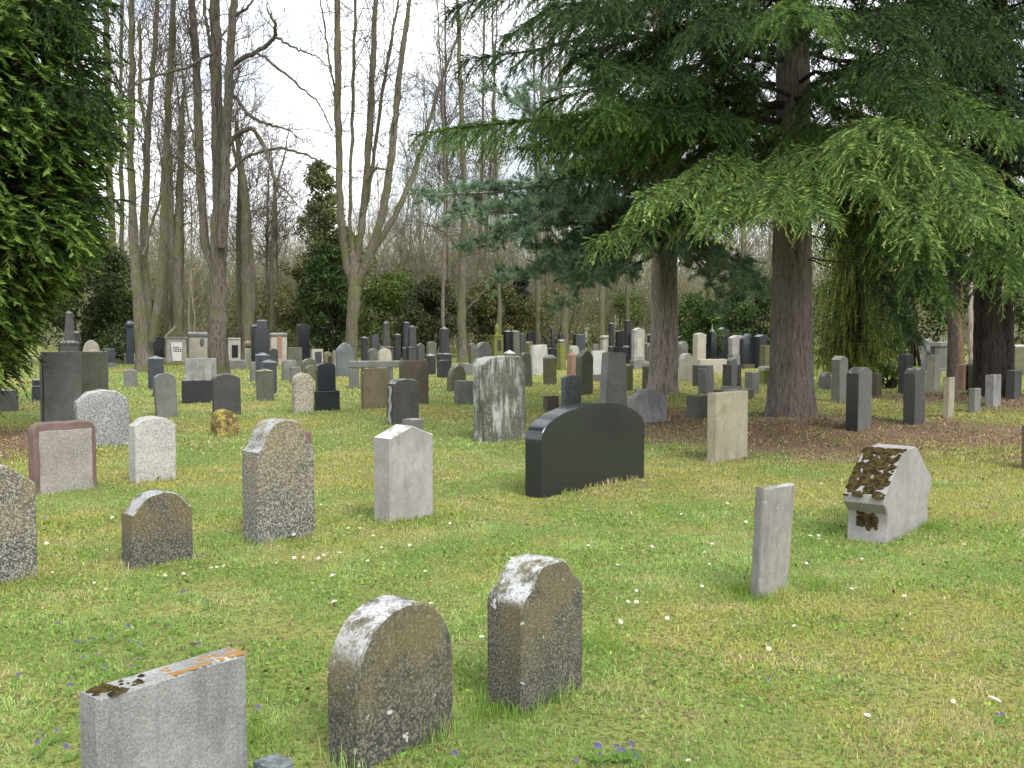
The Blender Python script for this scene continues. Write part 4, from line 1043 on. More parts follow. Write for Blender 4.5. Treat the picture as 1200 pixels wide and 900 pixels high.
# ================================================================== the big fir
def big_fir():
    rng = np.random.default_rng(101)
    x, y = FIR.x, FIR.y; z0 = float(gz(x, y)) - .25
    root = tag(empty('fir_tree', (x, y, 0)), 'big evergreen with thick ridged trunk and drooping bright-tipped branches', 'fir tree')
    path = [(0, 0, z0), (0, 0, z0 + .35), (-.01, 0, z0 + .9), (-.02, 0, 2.2), (-.03, .02, 4.2), (-.05, .03, 7), (-.08, .05, 10), (-.1, .05, 14)]
    link('trunk', trunk_mesh(path, [.385, .375, .355, .325, .29, .24, .17, .05], 56, .03, .36, 1), M['fir_bark'], root)
    TB = Tubes(); T = Tris()
    o = np.array([x, y, 0])
    def limb(pz, end, sag=-.03, r0=.06, n=10, wob=.12, **k):
        a = np.array([0, 0, pz]); b = np.array(end) - o
        d = b - a; d[2] = 0; d /= np.linalg.norm(d); a = a + d * .25
        P = curve_pts(a, b, sag, n, wob, rng)
        fir_limb(TB, T, P, r0, rng, **k)
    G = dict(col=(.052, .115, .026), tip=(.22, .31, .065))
    D_ = dict(col=(.024, .056, .014), tip=(.08, .135, .028))  # darker copy of the needle greens: the upper crown's shade put into colour
    # the branches one can tell apart, from their attachment to the tip seen in the photograph
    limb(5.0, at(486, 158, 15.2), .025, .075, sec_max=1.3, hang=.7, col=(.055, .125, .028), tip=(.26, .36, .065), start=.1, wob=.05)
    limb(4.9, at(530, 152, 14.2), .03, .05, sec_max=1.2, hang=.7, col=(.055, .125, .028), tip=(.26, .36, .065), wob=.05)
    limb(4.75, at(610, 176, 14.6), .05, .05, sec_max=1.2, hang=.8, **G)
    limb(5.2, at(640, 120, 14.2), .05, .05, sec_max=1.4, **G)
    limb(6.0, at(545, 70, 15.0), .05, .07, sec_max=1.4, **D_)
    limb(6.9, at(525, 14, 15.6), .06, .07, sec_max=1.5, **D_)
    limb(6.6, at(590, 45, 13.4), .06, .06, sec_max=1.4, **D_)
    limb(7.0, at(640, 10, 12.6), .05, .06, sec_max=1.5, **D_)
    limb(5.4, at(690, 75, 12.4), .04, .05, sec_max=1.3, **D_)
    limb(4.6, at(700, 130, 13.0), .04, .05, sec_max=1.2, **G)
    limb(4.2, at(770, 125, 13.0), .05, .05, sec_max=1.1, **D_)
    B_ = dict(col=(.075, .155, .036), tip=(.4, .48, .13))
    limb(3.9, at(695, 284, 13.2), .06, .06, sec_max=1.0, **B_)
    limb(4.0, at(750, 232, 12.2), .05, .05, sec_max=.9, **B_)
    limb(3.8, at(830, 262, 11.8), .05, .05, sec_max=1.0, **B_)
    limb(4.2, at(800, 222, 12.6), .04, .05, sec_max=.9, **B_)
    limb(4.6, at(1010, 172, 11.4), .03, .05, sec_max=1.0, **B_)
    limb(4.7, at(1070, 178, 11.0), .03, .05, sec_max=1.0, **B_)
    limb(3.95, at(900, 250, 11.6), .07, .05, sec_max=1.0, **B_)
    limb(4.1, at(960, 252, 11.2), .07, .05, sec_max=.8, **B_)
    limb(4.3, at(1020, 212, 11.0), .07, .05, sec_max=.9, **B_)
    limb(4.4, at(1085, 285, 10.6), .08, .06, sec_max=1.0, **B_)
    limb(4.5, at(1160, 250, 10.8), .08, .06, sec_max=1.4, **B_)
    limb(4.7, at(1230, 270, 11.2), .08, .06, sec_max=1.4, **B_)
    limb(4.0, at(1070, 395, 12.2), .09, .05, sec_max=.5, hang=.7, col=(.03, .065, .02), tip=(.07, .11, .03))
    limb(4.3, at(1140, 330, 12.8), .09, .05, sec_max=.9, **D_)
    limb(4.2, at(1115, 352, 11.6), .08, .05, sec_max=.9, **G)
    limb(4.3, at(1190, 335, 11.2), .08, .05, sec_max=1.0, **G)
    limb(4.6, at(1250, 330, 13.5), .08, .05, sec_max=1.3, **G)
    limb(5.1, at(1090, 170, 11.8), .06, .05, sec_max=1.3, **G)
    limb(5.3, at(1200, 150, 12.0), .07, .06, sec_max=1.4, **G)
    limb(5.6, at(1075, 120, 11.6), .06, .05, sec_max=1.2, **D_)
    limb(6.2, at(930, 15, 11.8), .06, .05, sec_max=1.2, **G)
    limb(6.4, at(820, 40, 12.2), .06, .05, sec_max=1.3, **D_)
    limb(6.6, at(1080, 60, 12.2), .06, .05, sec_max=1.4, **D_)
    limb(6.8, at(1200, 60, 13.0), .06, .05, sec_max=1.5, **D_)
    # the rest of the crown
    for k in range(64):
        pz = 3.9 + 6.5 * (k / 64) ** 1.0 + rng.uniform(-.2, .2)
        az = k * 2.399 + rng.uniform(-.3, .3)
        if pz < 4.6 and math.sin(az) < -.2: continue
        if pz < 7.0 and math.cos(az + 1.85) > .8: continue
        ln = (5.4 - .38 * (pz - 3.9)) * rng.uniform(.65, 1.0)
        tip = o + np.array([ln * math.cos(az), ln * math.sin(az), pz - .18 * ln + rng.uniform(-.3, .3)])
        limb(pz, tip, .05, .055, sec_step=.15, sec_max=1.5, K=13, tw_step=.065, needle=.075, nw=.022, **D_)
    for k in range(16):      # thin dead twigs under the crown
        pz = rng.uniform(2.6, 4.4); az = rng.uniform(0, 6.28); ln = rng.uniform(.5, 1.6)
        TB.tube(curve_pts((.3 * math.cos(az), .3 * math.sin(az), pz), (ln * math.cos(az), ln * math.sin(az), pz - .2), .03, 6, .2, rng), np.linspace(.014, .004, 6), 4)
    link('branches', TB.mesh('branches'), M['dark_bark'], root)
    link('crown', T.mesh('crown'), M['needle'], root)

# ================================================================== dark conifer at the left edge
def fronds(T, TB, rng, n, radius, z0, z1, col, tip, K=24, ln=(.35, .7), hang=.55, nl=.075, nw=.016, taper=.5, gap=.25, sub=3, seed=0, prof=((0, 3), (1, 1))):
    """flat hanging sprays on the outside of a conical crown"""
    P = []; D = []; L = []; dark = []
    k = 0
    while k < n:
        zz = z0 + (z1 - z0) * rng.random() ** 1.1; az = rng.uniform(0, 2 * math.pi)
        lob = fbm(np.array([az * 1.6 + seed]), np.array([zz * .8]), 41 + seed, 3)[0]
        if lob < gap or fbm(np.array([az * 5.5 + seed]), np.array([zz * 2.1]), 47, 2)[0] < gap * 1.15: continue
        hrel = (zz - z0) / (z1 - z0)
        rr = radius * (1 - taper * hrel) * (.62 + .6 * lob) * np.interp(zz, prof[0], prof[1]) * (.8 + .42 * float(fbm(np.array([az * 5.5 + seed]), np.array([zz * 2.1]), 47, 2)[0]))
        dp = 1 - .75 * rng.random() ** 2.2
        p = np.array([rr * dp * math.cos(az), rr * dp * math.sin(az), zz])
        out = np.array([math.cos(az), math.sin(az), 0])
        for q in range(sub):
            d = out * rng.uniform(.4, .9) + np.array([0, 0, rng.uniform(-1, .2) * hang * 1.4]) + rng.normal(0, .35, 3)
            P.append(p + rng.normal(0, .1, 3)); D.append(d); L.append(rng.uniform(*ln)); dark.append(dp)
        k += 1
    P = np.array(P); D = np.array(D); L = np.array(L)
    sprays(T, P, D, L, rng, K=K, nl=nl, nw=nw, col=col, tip=tip, var=.28, spread=.9, droop=hang, flat=.15)
    for i in range(0, len(P), 9):
        ax = np.array([0, 0, P[i][2] + .5])
        TB.tube(curve_pts(ax, P[i], .04, 5, .15, rng), np.linspace(.03, .006, 5), 4)

def dark_conifer():
    rng = np.random.default_rng(202)
    x, y = THUJA.x, THUJA.y
    root = tag(empty('cypress_tree', (x, y, 0)), 'dense dark green conifer with hanging sprays filling the left edge', 'conifer')
    link('trunk', trunk_mesh([(0, 0, -.3), (0, 0, .5), (.05, 0, 3), (.05, .1, 8), (0, 0, 12)], [.32, .28, .25, .16, .05], 28, .02, .3, 3), M['dark_bark'], root)
    TB = Tubes(); T = Tris()
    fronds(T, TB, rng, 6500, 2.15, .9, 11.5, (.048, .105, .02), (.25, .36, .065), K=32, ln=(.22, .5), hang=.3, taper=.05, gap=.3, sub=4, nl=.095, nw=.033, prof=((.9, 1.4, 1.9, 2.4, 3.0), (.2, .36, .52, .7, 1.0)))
    fronds(T, TB, rng, 1500, 1.6, 1.2, 11.0, (.016, .035, .01), (.035, .06, .015), K=20, ln=(.4, .8), taper=.4, gap=.1, sub=3, nl=.09, nw=.02, prof=((.9, 1.4, 1.9, 2.4, 3.0), (.3, .45, .6, .75, 1.0)))  # inner sprays much darker: the crown's inside shade is put into their greens
    # long limbs reaching out at the upper right, with gaps between
    for (px, py, dd, pz) in ((138, 8, 13.6, 6.4), (134, 75, 13.8, 5.6), (140, 165, 13.9, 4.6), (128, 120, 13.0, 5.2), (144, 235, 14.0, 3.9), (122, 40, 13.0, 6.3)):
        b = np.array(at(px, py, dd)) - np.array([x, y, 0])
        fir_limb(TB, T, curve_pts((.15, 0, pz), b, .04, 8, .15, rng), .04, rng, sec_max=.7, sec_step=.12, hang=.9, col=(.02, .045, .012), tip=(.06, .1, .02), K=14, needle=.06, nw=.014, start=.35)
    link('branches', TB.mesh('branches'), M['dark_bark'], root)
    link('crown', T.mesh('crown'), M['needle'], root)

# ================================================================== the pine behind
def pine_tufts(T, P, D, rng, K=34, nl=.125, nw=.016, col=(.1, .18, .11), tip=(.26, .37, .215)):
    N = len(P); D = unit(D)
    dirs = unit(D[:, None, :] * rng.uniform(.15, 1.1, (N, K, 1)) + rng.normal(0, .55, (N, K, 3)))
    base = P[:, None, :] + D[:, None, :] * rng.uniform(0, .16, (N, K, 1))
    ln = nl * rng.uniform(.7, 1.2, (N, K, 1)); w = unit(np.cross(dirs, rng.normal(0, 1, (N, K, 3)))) * nw / 2
    V = np.stack([base - w, base + w, base + dirs * ln], 2).reshape(-1, 3)
    sh = np.clip(1 + rng.normal(0, .3, (N, 1, 1)) + rng.normal(0, .12, (N, K, 1)), .4, 1.9)
    mixw = rng.uniform(0, 1, (N, 1, 1))
    c = (np.array(col) * (1 - mixw) + np.array(tip) * mixw) * sh
    T.add(V, np.arange(N * K * 3).reshape(-1, 3), np.repeat(c.reshape(-1, 3), 3, axis=0))

def pine_limb(TB, T, P, r0, rng, start=.22, sec=.2, smax=1.1, K=34):
    L = np.linalg.norm(np.diff(P, axis=0), axis=1).sum()
    TB.tube(P, np.linspace(r0, .012, len(P)), 6)
    n = int(L * (1 - start) / sec); AP = []; AD = []
    for k in range(n):
        s = start + (1 - start) * (k + rng.random()) / n
        q, d = along(P, s); side = unit(np.cross(d, [0, 0, 1.0])) * (1 if k % 2 else -1)
        ln = smax * rng.uniform(.4, 1.0) * (1 - .5 * s)
        dv = unit(d * .7 + side * rng.uniform(.3, 1) + np.array([0, 0, rng.uniform(-.35, .4)]))
        B = curve_pts(q, q + dv * ln, .08, 5, .25, rng)
        TB.tube(B, np.linspace(.012, .005, 5), 4)
        m = max(2, int(ln / .05)); s2 = rng.uniform(.2, 1, m)
        bq, bd = along(B, s2)
        AP.append(bq + rng.normal(0, .06, (m, 3))); AD.append(bd + rng.normal(0, .5, (m, 3)) + np.array([0, 0, .25]))
    pine_tufts(T, np.concatenate(AP), np.concatenate(AD), rng, K=K)

def pine():
    rng = np.random.default_rng(303)
    x, y = PINE.x, PINE.y; z0 = float(gz(x, y)) - .2; o = np.array([x, y, 0])
    root = tag(empty('pine_tree', (x, y, 0)), 'blue-green pine with reddish scaly trunk standing behind the fir', 'pine tree')
    link('trunk', trunk_mesh([(0, 0, z0), (0, 0, .4), (.02, 0, 1.6), (.0, 0, 3.2), (-.05, 0, 6), (-.15, 0, 9), (-.2, 0, 12)], [.35, .31, .29, .265, .22, .16, .05], 40, .03, .25, 4, .04), M['pine_bark'], root)
    TB = Tubes(); T = Tris()
    def limb(pz, tip, sag=.04, r0=.06, **k):
        k.setdefault('sec', .15)
        b = np.array(tip) - o
        pine_limb(TB, T, curve_pts((0, 0, pz), b, sag, 9, .15, rng), r0, rng, **k)
    limb(3.9, at(505, 228, 20.0), .03, .075, smax=1.2); limb(3.8, at(540, 250, 19.2), .03, .06, smax=1.2); limb(3.9, at(600, 275, 18.8), .04, .06, smax=1.2); limb(3.6, at(640, 290, 20), .04, .06, smax=1.2); limb(3.7, at(690, 330, 18.8), .06, .05, smax=1.0); limb(3.7, at(560, 285, 19.4), .03, .06); limb(3.6, at(600, 240, 20.5), .05, .05)
    limb(3.4, at(585, 330, 18.8), .05, .05); limb(3.3, at(660, 320, 19.0), .06, .05, smax=.9); limb(3.6, at(690, 320, 19.4), .08, .045, smax=.8)
    limb(3.3, at(650, 365, 20.0), .1, .045, smax=.7); limb(3.9, at(730, 315, 18.4), .08, .045, smax=.8); limb(4.0, at(800, 300, 18.6), .08, .045, smax=.8)
    limb(3.4, at(850, 330, 18.8), .1, .05); limb(3.5, at(900, 340, 20), .1, .05); limb(3.6, at(850, 365, 20.4), .1, .045, smax=.7)
    limb(4.6, at(620, 130, 20.5), .03, .06); limb(4.8, at(680, 60, 20), .03, .06); limb(4.4, at(560, 100, 21), .02, .06, smax=.8); limb(4.2, at(660, 200, 19.0), .05, .05)
    limb(4.5, at(720, 180, 18.6), .06, .05); limb(4.1, at(700, 250, 18.6), .06, .05); limb(4.6, at(800, 200, 19), .06, .05)
    for k in range(26):
        pz = 4.6 + 6.6 * k / 26; az = k * 2.4 + rng.uniform(-.3, .3); ln = (4.6 - .42 * (pz - 4.6)) * rng.uniform(.6, 1)
        limb(pz, o + np.array([ln * math.cos(az), ln * math.sin(az), pz + .02 * ln + rng.uniform(-.2, .4)]), .03, .05, K=24)
    link('branches', TB.mesh('branches'), M['pine_bark'], root)
    link('crown', T.mesh('crown'), M['needle'], root)

# ================================================================== bare trees
def grow(TB, a, d, ln, r, level, rng, up=.25, kids=(4, 6), wob=.2, minr=.006):
    n = 6
    P = [np.array(a, float)]; dd = unit(np.array(d, float))
    for k in range(n - 1):
        dd = unit(dd + rng.normal(0, wob, 3) + np.array([0, 0, up * .3])); P.append(P[-1] + dd * ln / (n - 1))
    P = np.array(P)
    TB.tube(P, np.linspace(r, max(r * .35, minr), n), 5 if level > 1 else 3)
    if level <= 0: return
    for k in range(rng.integers(kids[0], kids[1] + 1)):
        s = rng.uniform(.25, .98); q, t = along(P, s)
        side = unit(np.cross(t, rng.normal(0, 1, 3)))
        grow(TB, q, t * rng.uniform(.4, .9) + side * rng.uniform(.5, 1), ln * rng.uniform(.35, .6), max(r * .45, minr), level - 1, rng, up, kids, wob, minr)

def px_stem(TB, pts, widths, depth, rng, lean=0.0, extend=2.5, sides=8, base=False, twigs=0, tw_len=(1.0, 2.4), tw_level=2, tw_from=.35, tw_up=.5, wob=.018):
    """a stem through picture points; the stem also leans towards or away from us"""
    k = len(pts)
    P = []
    for i, (px, py) in enumerate(pts):
        y = depth + lean * i / max(k - 1, 1) + (rng.normal(0, .12) if i else 0)
        P.append(np.array(at(px, py, y)))
    P = np.array(P); r = np.array(widths, float) * WIDE[0] / 2 / F * depth
    if extend:
        d = unit(P[-1] - P[-2]); P = np.concatenate([P, [P[-1] + d * extend * .5 + rng.normal(0, .08, 3), P[-1] + d * extend + rng.normal(0, .15, 3)]])
        r = np.concatenate([r, [r[-1] * .65, r[-1] * .25]])
    # finer, slightly crooked
    m = max(10, len(P) * 4); s = np.linspace(0, 1, m)
    Q, _ = along(P, s)
    seg = np.linalg.norm(np.diff(P, axis=0), axis=1); c = np.concatenate([[0], np.cumsum(seg)]) / seg.sum()
    rr = np.interp(s, c, r) * (1 + rng.normal(0, .05, m))
    # round the corners
    for it in range(2): Q[1:-1] = (Q[:-2] + 2 * Q[1:-1] + Q[2:]) / 4
    Q[1:-1] += rng.normal(0, wob, (m - 2, 3))
    if base: Q[0, 2] = -.2; rr[0] *= 1.25
    TB.tube(Q, rr, sides)
    for t in range(int(twigs * 1.9)):
        sp = rng.uniform(tw_from, 1.0); q, d = along(Q, sp)
        az = rng.uniform(0, 6.28)
        dv = np.array([math.cos(az), math.sin(az), tw_up + (rng.uniform(-.3, .5) if tw_up < .4 or t % 2 else rng.uniform(.8, 2.4))])
        ri = float(np.interp(sp, s, rr))
        grow(TW_[0], q, dv, rng.uniform(*tw_len) * (1 if tw_up < .4 or t % 2 else 1.7), min(.02, ri * .4), tw_level, rng, .2, (3, 6), .22, .005)
    return Q
TW_ = [None]
WIDE = [.84]

def bare_tree(label, base_px, depth, fn, mat='grey_bark', tmat='twig_bark', name='bare_tree'):
    root = tag(empty(name, (0, 0, 0)), label, 'tree')
    b = at(*base_px, depth); root.location = (b.x, b.y, 0)
    TB = Tubes(); TW_[0] = Tubes()
    fn(TB)
    me = TB.mesh('trunk'); off = np.array([b.x, b.y, 0], dtype=np.float32)
    for m_, nm, mt in ((me, 'trunk', mat), (TW_[0].mesh('branches') if TW_[0].V else None, 'branches', tmat)):
        if m_ is None: continue
        m_.transform(Matrix.Translation((-b.x, -b.y, 0)))
        link(nm, m_, M[mt], root)
    return root

def bare_trees():
    rng = np.random.default_rng(404)
    def t1(TB):
        d = 35.5
        px_stem(TB, [(171, 438), (168, 400), (162, 350), (157, 300), (153, 200), (154, 100), (155, -8)], [30, 22, 16, 13, 10, 9, 8], d, rng, .5, base=True, twigs=16)
        px_stem(TB, [(172, 436), (174, 395), (169, 330), (169, 260), (171, 200), (175, 130), (182, 50), (185, -10)], [18, 16, 14, 12, 9, 8, 7, 6], d + .2, rng, 1.2, base=True, twigs=16)
        px_stem(TB, [(178, 400), (187, 345), (193, 280), (193, 220), (196, 150), (201, 60), (204, -10)], [10, 11, 11, 10, 9, 8, 7], d - .3, rng, -.8, twigs=16)
        px_stem(TB, [(170, 150), (164, 110), (164, 30)], [5, 5, 5], d - .2, rng, 0, extend=.2, sides=6, twigs=2)
        px_stem(TB, [(168, 300), (178, 260), (188, 232), (197, 190)], [4, 4, 3, 2], d, rng, .5, extend=.6, sides=5, twigs=4)
        px_stem(TW_[0], [(193, 180), (210, 186), (222, 197), (240, 205)], [3, 3, 2.4, 1.6], d, rng, .3, extend=.4, sides=5, twigs=4)
    bare_tree('bare tree with several slim mossy stems, left of the double-stemmed bare tree', (172, 436), 35.5, t1)
    def t2(TB):
        d = 33.5
        px_stem(TB, [(256, 440), (255, 410), (256, 380), (255, 330), (257, 285), (256, 230), (254, 150), (253, 60), (251, -10)], [26, 21, 20, 19, 19, 15, 13, 13, 11], d, rng, .4, base=True, sides=12, twigs=14)
        px_stem(TB, [(260, 290), (264, 230), (265, 170), (268, 110), (271, 50), (274, -10)], [12, 12, 11, 10, 9, 8], d - .2, rng, -.6, twigs=14, sides=10)
        px_stem(TB, [(252, 320), (243, 300), (238, 260), (235, 200), (232, 130), (229, 60), (224, -10)], [9, 10, 10, 10, 10, 9, 8], d + .1, rng, .8, twigs=14, sides=10)
        L = TB
        px_stem(L, [(266, 82), (285, 68), (300, 62), (313, 52), (323, 44), (323, 28), (315, 15)], [5, 5.5, 5.5, 5, 4.5, 3.5, 2], d - .3, rng, -1, extend=.5, sides=6, twigs=4, tw_len=(.5, 1.1))
        px_stem(L, [(323, 44), (338, 52), (352, 60), (372, 66)], [3.5, 3.2, 2.6, 1.5], d - 1.2, rng, -.4, extend=.5, sides=5, twigs=4, tw_len=(.4, 1.0))
        px_stem(L, [(302, 62), (330, 82), (354, 104), (372, 117), (392, 160)], [3.4, 3.2, 2.6, 2, 1.2], d - 1, rng, -1, extend=.4, sides=5, twigs=5, tw_len=(.5, 1.2), tw_up=-.2)
        px_stem(L, [(266, 108), (277, 114), (287, 130), (300, 140), (320, 147), (338, 152), (348, 161)], [4.5, 4.5, 4, 4, 3, 2.2, 1.2], d - .2, rng, -.6, extend=.3, sides=5, twigs=4, tw_len=(.4, .9), tw_up=-.1)
        px_stem(L, [(267, 172), (277, 158), (289, 150), (297, 151), (308, 168), (316, 190), (322, 213), (334, 222), (346, 236)], [5.5, 6, 6, 5.5, 5, 4.5, 4, 2.6, 1.4], d - .4, rng, -1.2, extend=.4, sides=6, twigs=4, tw_len=(.5, 1.1), tw_up=-.2)
        px_stem(L, [(322, 213), (326, 226), (340, 238)], [3, 2.4, 1.4], d - 1.5, rng, 0, extend=.4, sides=5)
        px_stem(L, [(268, 202), (285, 186), (305, 177), (332, 173), (360, 182), (386, 194), (402, 201)], [4, 4, 3.6, 3.4, 2.8, 2, 1.4], d - .3, rng, -.8, extend=.5, sides=5, twigs=4, tw_len=(.4, 1.1), tw_up=-.3)
        px_stem(L, [(250, 62), (222, 78), (200, 84), (178, 90), (160, 99), (136, 116)], [3.5, 3.6, 3.6, 3.4, 3, 2.4], d - .3, rng, -1.5, extend=.8, sides=5, twigs=6, tw_len=(.5, 1.2))
        px_stem(L, [(240, 210), (222, 198), (205, 178), (190, 160)], [2.8, 2.6, 2, 1.4], d, rng, -.6, extend=.6, sides=5, twigs=4, tw_len=(.5, 1.2))
        px_stem(L, [(236, 200), (225, 160), (216, 110), (212, 60)], [2.6, 2.3, 2, 1.6], d + .3, rng, .8, extend=.8, sides=5, twigs=4, tw_len=(.5, 1.2))
        px_stem(L, [(247, 60), (242, 30), (238, -10)], [4, 4, 3.5], d - .3, rng, -.5, extend=1, sides=5, twigs=2)
        px_stem(L, [(275, 20), (290, 8), (300, -4)], [3.5, 3, 2.4], d - .3, rng, -.5, extend=.8, sides=5, twigs=2)
    WIDE[0] = 1.0
    bare_tree('tall double-stemmed bare tree with crooked side limbs against the sky', (256, 438), 33.5, t2, 'brown_bark')
    WIDE[0] = .84
    def t3(TB):
        d = 42
        px_stem(TB, [(412, 430), (412, 400), (414, 360), (417, 325), (414, 300)], [20, 17, 17, 18, 15], d, rng, 0, extend=.5, base=True, sides=12)
        px_stem(TB, [(413, 335), (404, 300), (399, 250), (397, 180), (396, 100), (395, -10)], [10, 11, 10, 10, 10, 8], d - .1, rng, -.6, twigs=16)
        px_stem(TB, [(415, 320), (424, 270), (430, 200), (434, 130), (438, 50), (441, -10)], [10, 10, 10, 10, 8, 7], d, rng, .4, twigs=16)
        px_stem(TB, [(418, 335), (432, 300), (448, 255), (458, 190), (466, 110), (474, 40), (482, -10)], [11, 12, 12, 10, 9, 7, 5], d - .2, rng, -1, twigs=16)
        px_stem(TB, [(430, 305), (458, 262), (478, 222), (498, 165), (512, 110), (530, 60)], [8, 9, 8, 6, 5, 4], d + .2, rng, 1.4, twigs=12, extend=1.5)
        px_stem(TB, [(424, 270), (436, 200), (448, 110), (462, 30), (468, -10)], [5, 5, 5, 4, 3], d + .3, rng, 1.2, twigs=10)
        px_stem(TB, [(410, 290), (411, 200), (414, 100), (417, -8)], [5, 5, 5, 4], d + .4, rng, .8, twigs=10)
        px_stem(TB, [(424, 250), (430, 212), (440, 196), (452, 199)], [4, 4, 4, 2.5], d - .3, rng, -.5, extend=.5, sides=5, twigs=3)
        px_stem(TB, [(398, 120), (388, 90), (382, 40), (374, -8)], [3, 3, 2.4, 2], d - .3, rng, -.5, extend=1, sides=5, twigs=4)
    bare_tree('bare tree with split pale trunk fanning into many upright stems', (412, 428), 42, t3)
    def t4(TB):
        d = 45
        px_stem(TB, [(542, 428), (541, 390), (541, 330), (544, 270), (543, 200), (540, 120), (538, 40), (536, -8)], [15, 13, 12, 9, 8, 7, 6, 5], d, rng, .3, base=True, sides=10, twigs=26, tw_len=(1, 2.8), tw_from=.2, tw_up=.1)
        px_stem(TB, [(548, 362), (558, 352), (570, 338), (580, 318)], [4, 3.5, 3, 2], d, rng, -.5, extend=.6, sides=5, twigs=5)
        px_stem(TB, [(541, 300), (530, 280), (515, 268), (500, 262)], [4, 3.5, 3, 2], d, rng, -.5, extend=.6, sides=5, twigs=6, tw_up=-.1)
    bare_tree('single straight grey trunk with thin drooping twigs right of the split pale trunk', (542, 426), 45, t4)
    def t5(TB):
        d = 50
        px_stem(TB, [(137, 420), (134, 350), (132, 280), (128, 200), (126, 100), (124, -8)], [12, 11, 10, 9, 8, 7], d, rng, .4, base=True, twigs=10)
        px_stem(TB, [(138, 380), (143, 300), (143, 200), (141, 110), (143, -8)], [6, 6, 6, 5, 5], d + .3, rng, .6, twigs=12)
    bare_tree('slim bare tree half hidden behind the dark conifer', (137, 420), 50, t5)
    def tm(px, by, d, w, top, lean_px, n=2):
        def f(TB):
            for q in range(n):
                dx = rng.uniform(-6, 6) * q; l = lean_px + rng.uniform(-14, 14) * q
                px_stem(TB, [(px + dx * .2, by), (px + dx, by - 90), (px + dx + l * .4, by - 200), (px + dx + l, top)], [w / (1 + .4 * q), w * .85 / (1 + .4 * q), w * .6 / (1 + .4 * q), w * .4 / (1 + .4 * q)], d + q * .5, rng, rng.uniform(-1, 1), base=True, twigs=18, tw_len=(1, 2.6))
        return f
    for px, by, d, w, top, l, n, lab in (
        (522, 418, 52, 6, 20, 0, 2, 'thin bare tree just left of the big fir branch tip'), (562, 416, 55, 7, 10, 6, 2, 'thin bare twin-stemmed tree seen through the fir branch tips'),
        (585, 417, 50, 7, 30, -8, 1, 'slim bare tree leaning left behind the fir branch tips'), (630, 416, 54, 9, 60, 6, 2, 'grey bare tree behind the blue-green pine branch, left of the mossy trunk'),
        (662, 418, 48, 11, 70, -6, 1, 'mossy yellow-green bare trunk behind the white pitted stone'), (705, 417, 50, 9, 70, 8, 1, 'grey bare trunk left of the pine trunk'),
        (735, 415, 56, 7, 90, -5, 1, 'thin bare tree near the white house'), (208, 424, 46, 17, 150, 6, 3, 'bushy low-forking bare tree behind the little temple'),
        (290, 424, 47, 19, 190, -8, 3, 'low bare tree with twisted forks behind the dark plaque stone'), (318, 420, 52, 7, 200, 10, 3, 'bare upright-branched tree under the open sky'),
        (195, 424, 52, 7, 30, 4, 1, 'thin pale bare tree between two multi-stemmed ones'), (640, 415, 60, 6, 0, 5, 2, 'far thin bare tree above the blue-green pine branch'),
        (870, 418, 50, 10, 120, 5, 1, 'bare trunk in the shade between pine and fir'), (830, 416, 52, 8, 120, -5, 1, 'thin bare trunk in the shade right of the pine')):
        bare_tree(lab, (px, by), d, tm(px, by, d, w, top, l, n))

def woods():
    """trees of the wood behind the graves, each its own"""
    rng = np.random.default_rng(505)
    protos = []
    for k in range(4):
        root = tag(empty('bare_tree', (0, 0, 0)), 'slender bare tree in the thin wood behind the graves', 'tree', 'slender bare trees of the wood')
        TB = Tubes(); TW = Tubes()
        H = 9 + k
        for s in range(2 + k % 3):
            az = rng.uniform(0, 6.28); sp = .12 * s
            P = np.array([[sp * .3 * math.cos(az), sp * .3 * math.sin(az), -.2]] + [[math.cos(az) * sp * (1 + z * .8) + rng.normal(0, .12), math.sin(az) * sp * (1 + z * .8) + rng.normal(0, .12), z * H / 6] for z in range(1, 7)])
            TB.tube(P, np.linspace(.09, .014, 7) * (1 if s == 0 else .7), 6)
            for t in range(22):
                q, d = along(P, rng.uniform(.2, 1)); az2 = rng.uniform(0, 6.28)
                grow(TW, q, d * .9 + np.array([math.cos(az2), math.sin(az2), .2]) * .8, rng.uniform(1.0, 2.6), .02, 2, rng, .4, (3, 5), .2, .007)
        link('trunk', TB.mesh('trunk'), M['far_bark'], root); link('branches', TW.mesh('branches'), M['far_bark'], root)
        protos.append(root)
    spots = []
    for k in range(52):
        d = rng.uniform(56, 86); px = 60 + 1160 * (k + rng.uniform(0, 1)) / 52
        spots.append((px, d))
    for i, (px, d) in enumerate(spots):
        src = protos[i % 4]
        if i < 4: r = src
        else:
            r = src.copy(); COL.objects.link(r)
            for c in src.children:
                cc = c.copy(); COL.objects.link(cc); cc.parent = r
        p = at(px, 400, d)
        sc = rng.uniform(.8, 1.25) * (.85 if px < 420 else 1.15)
        r.location = (p.x, d, -.05); r.rotation_euler = (0, 0, rng.uniform(0, 6.28)); r.scale = (sc, sc, sc)

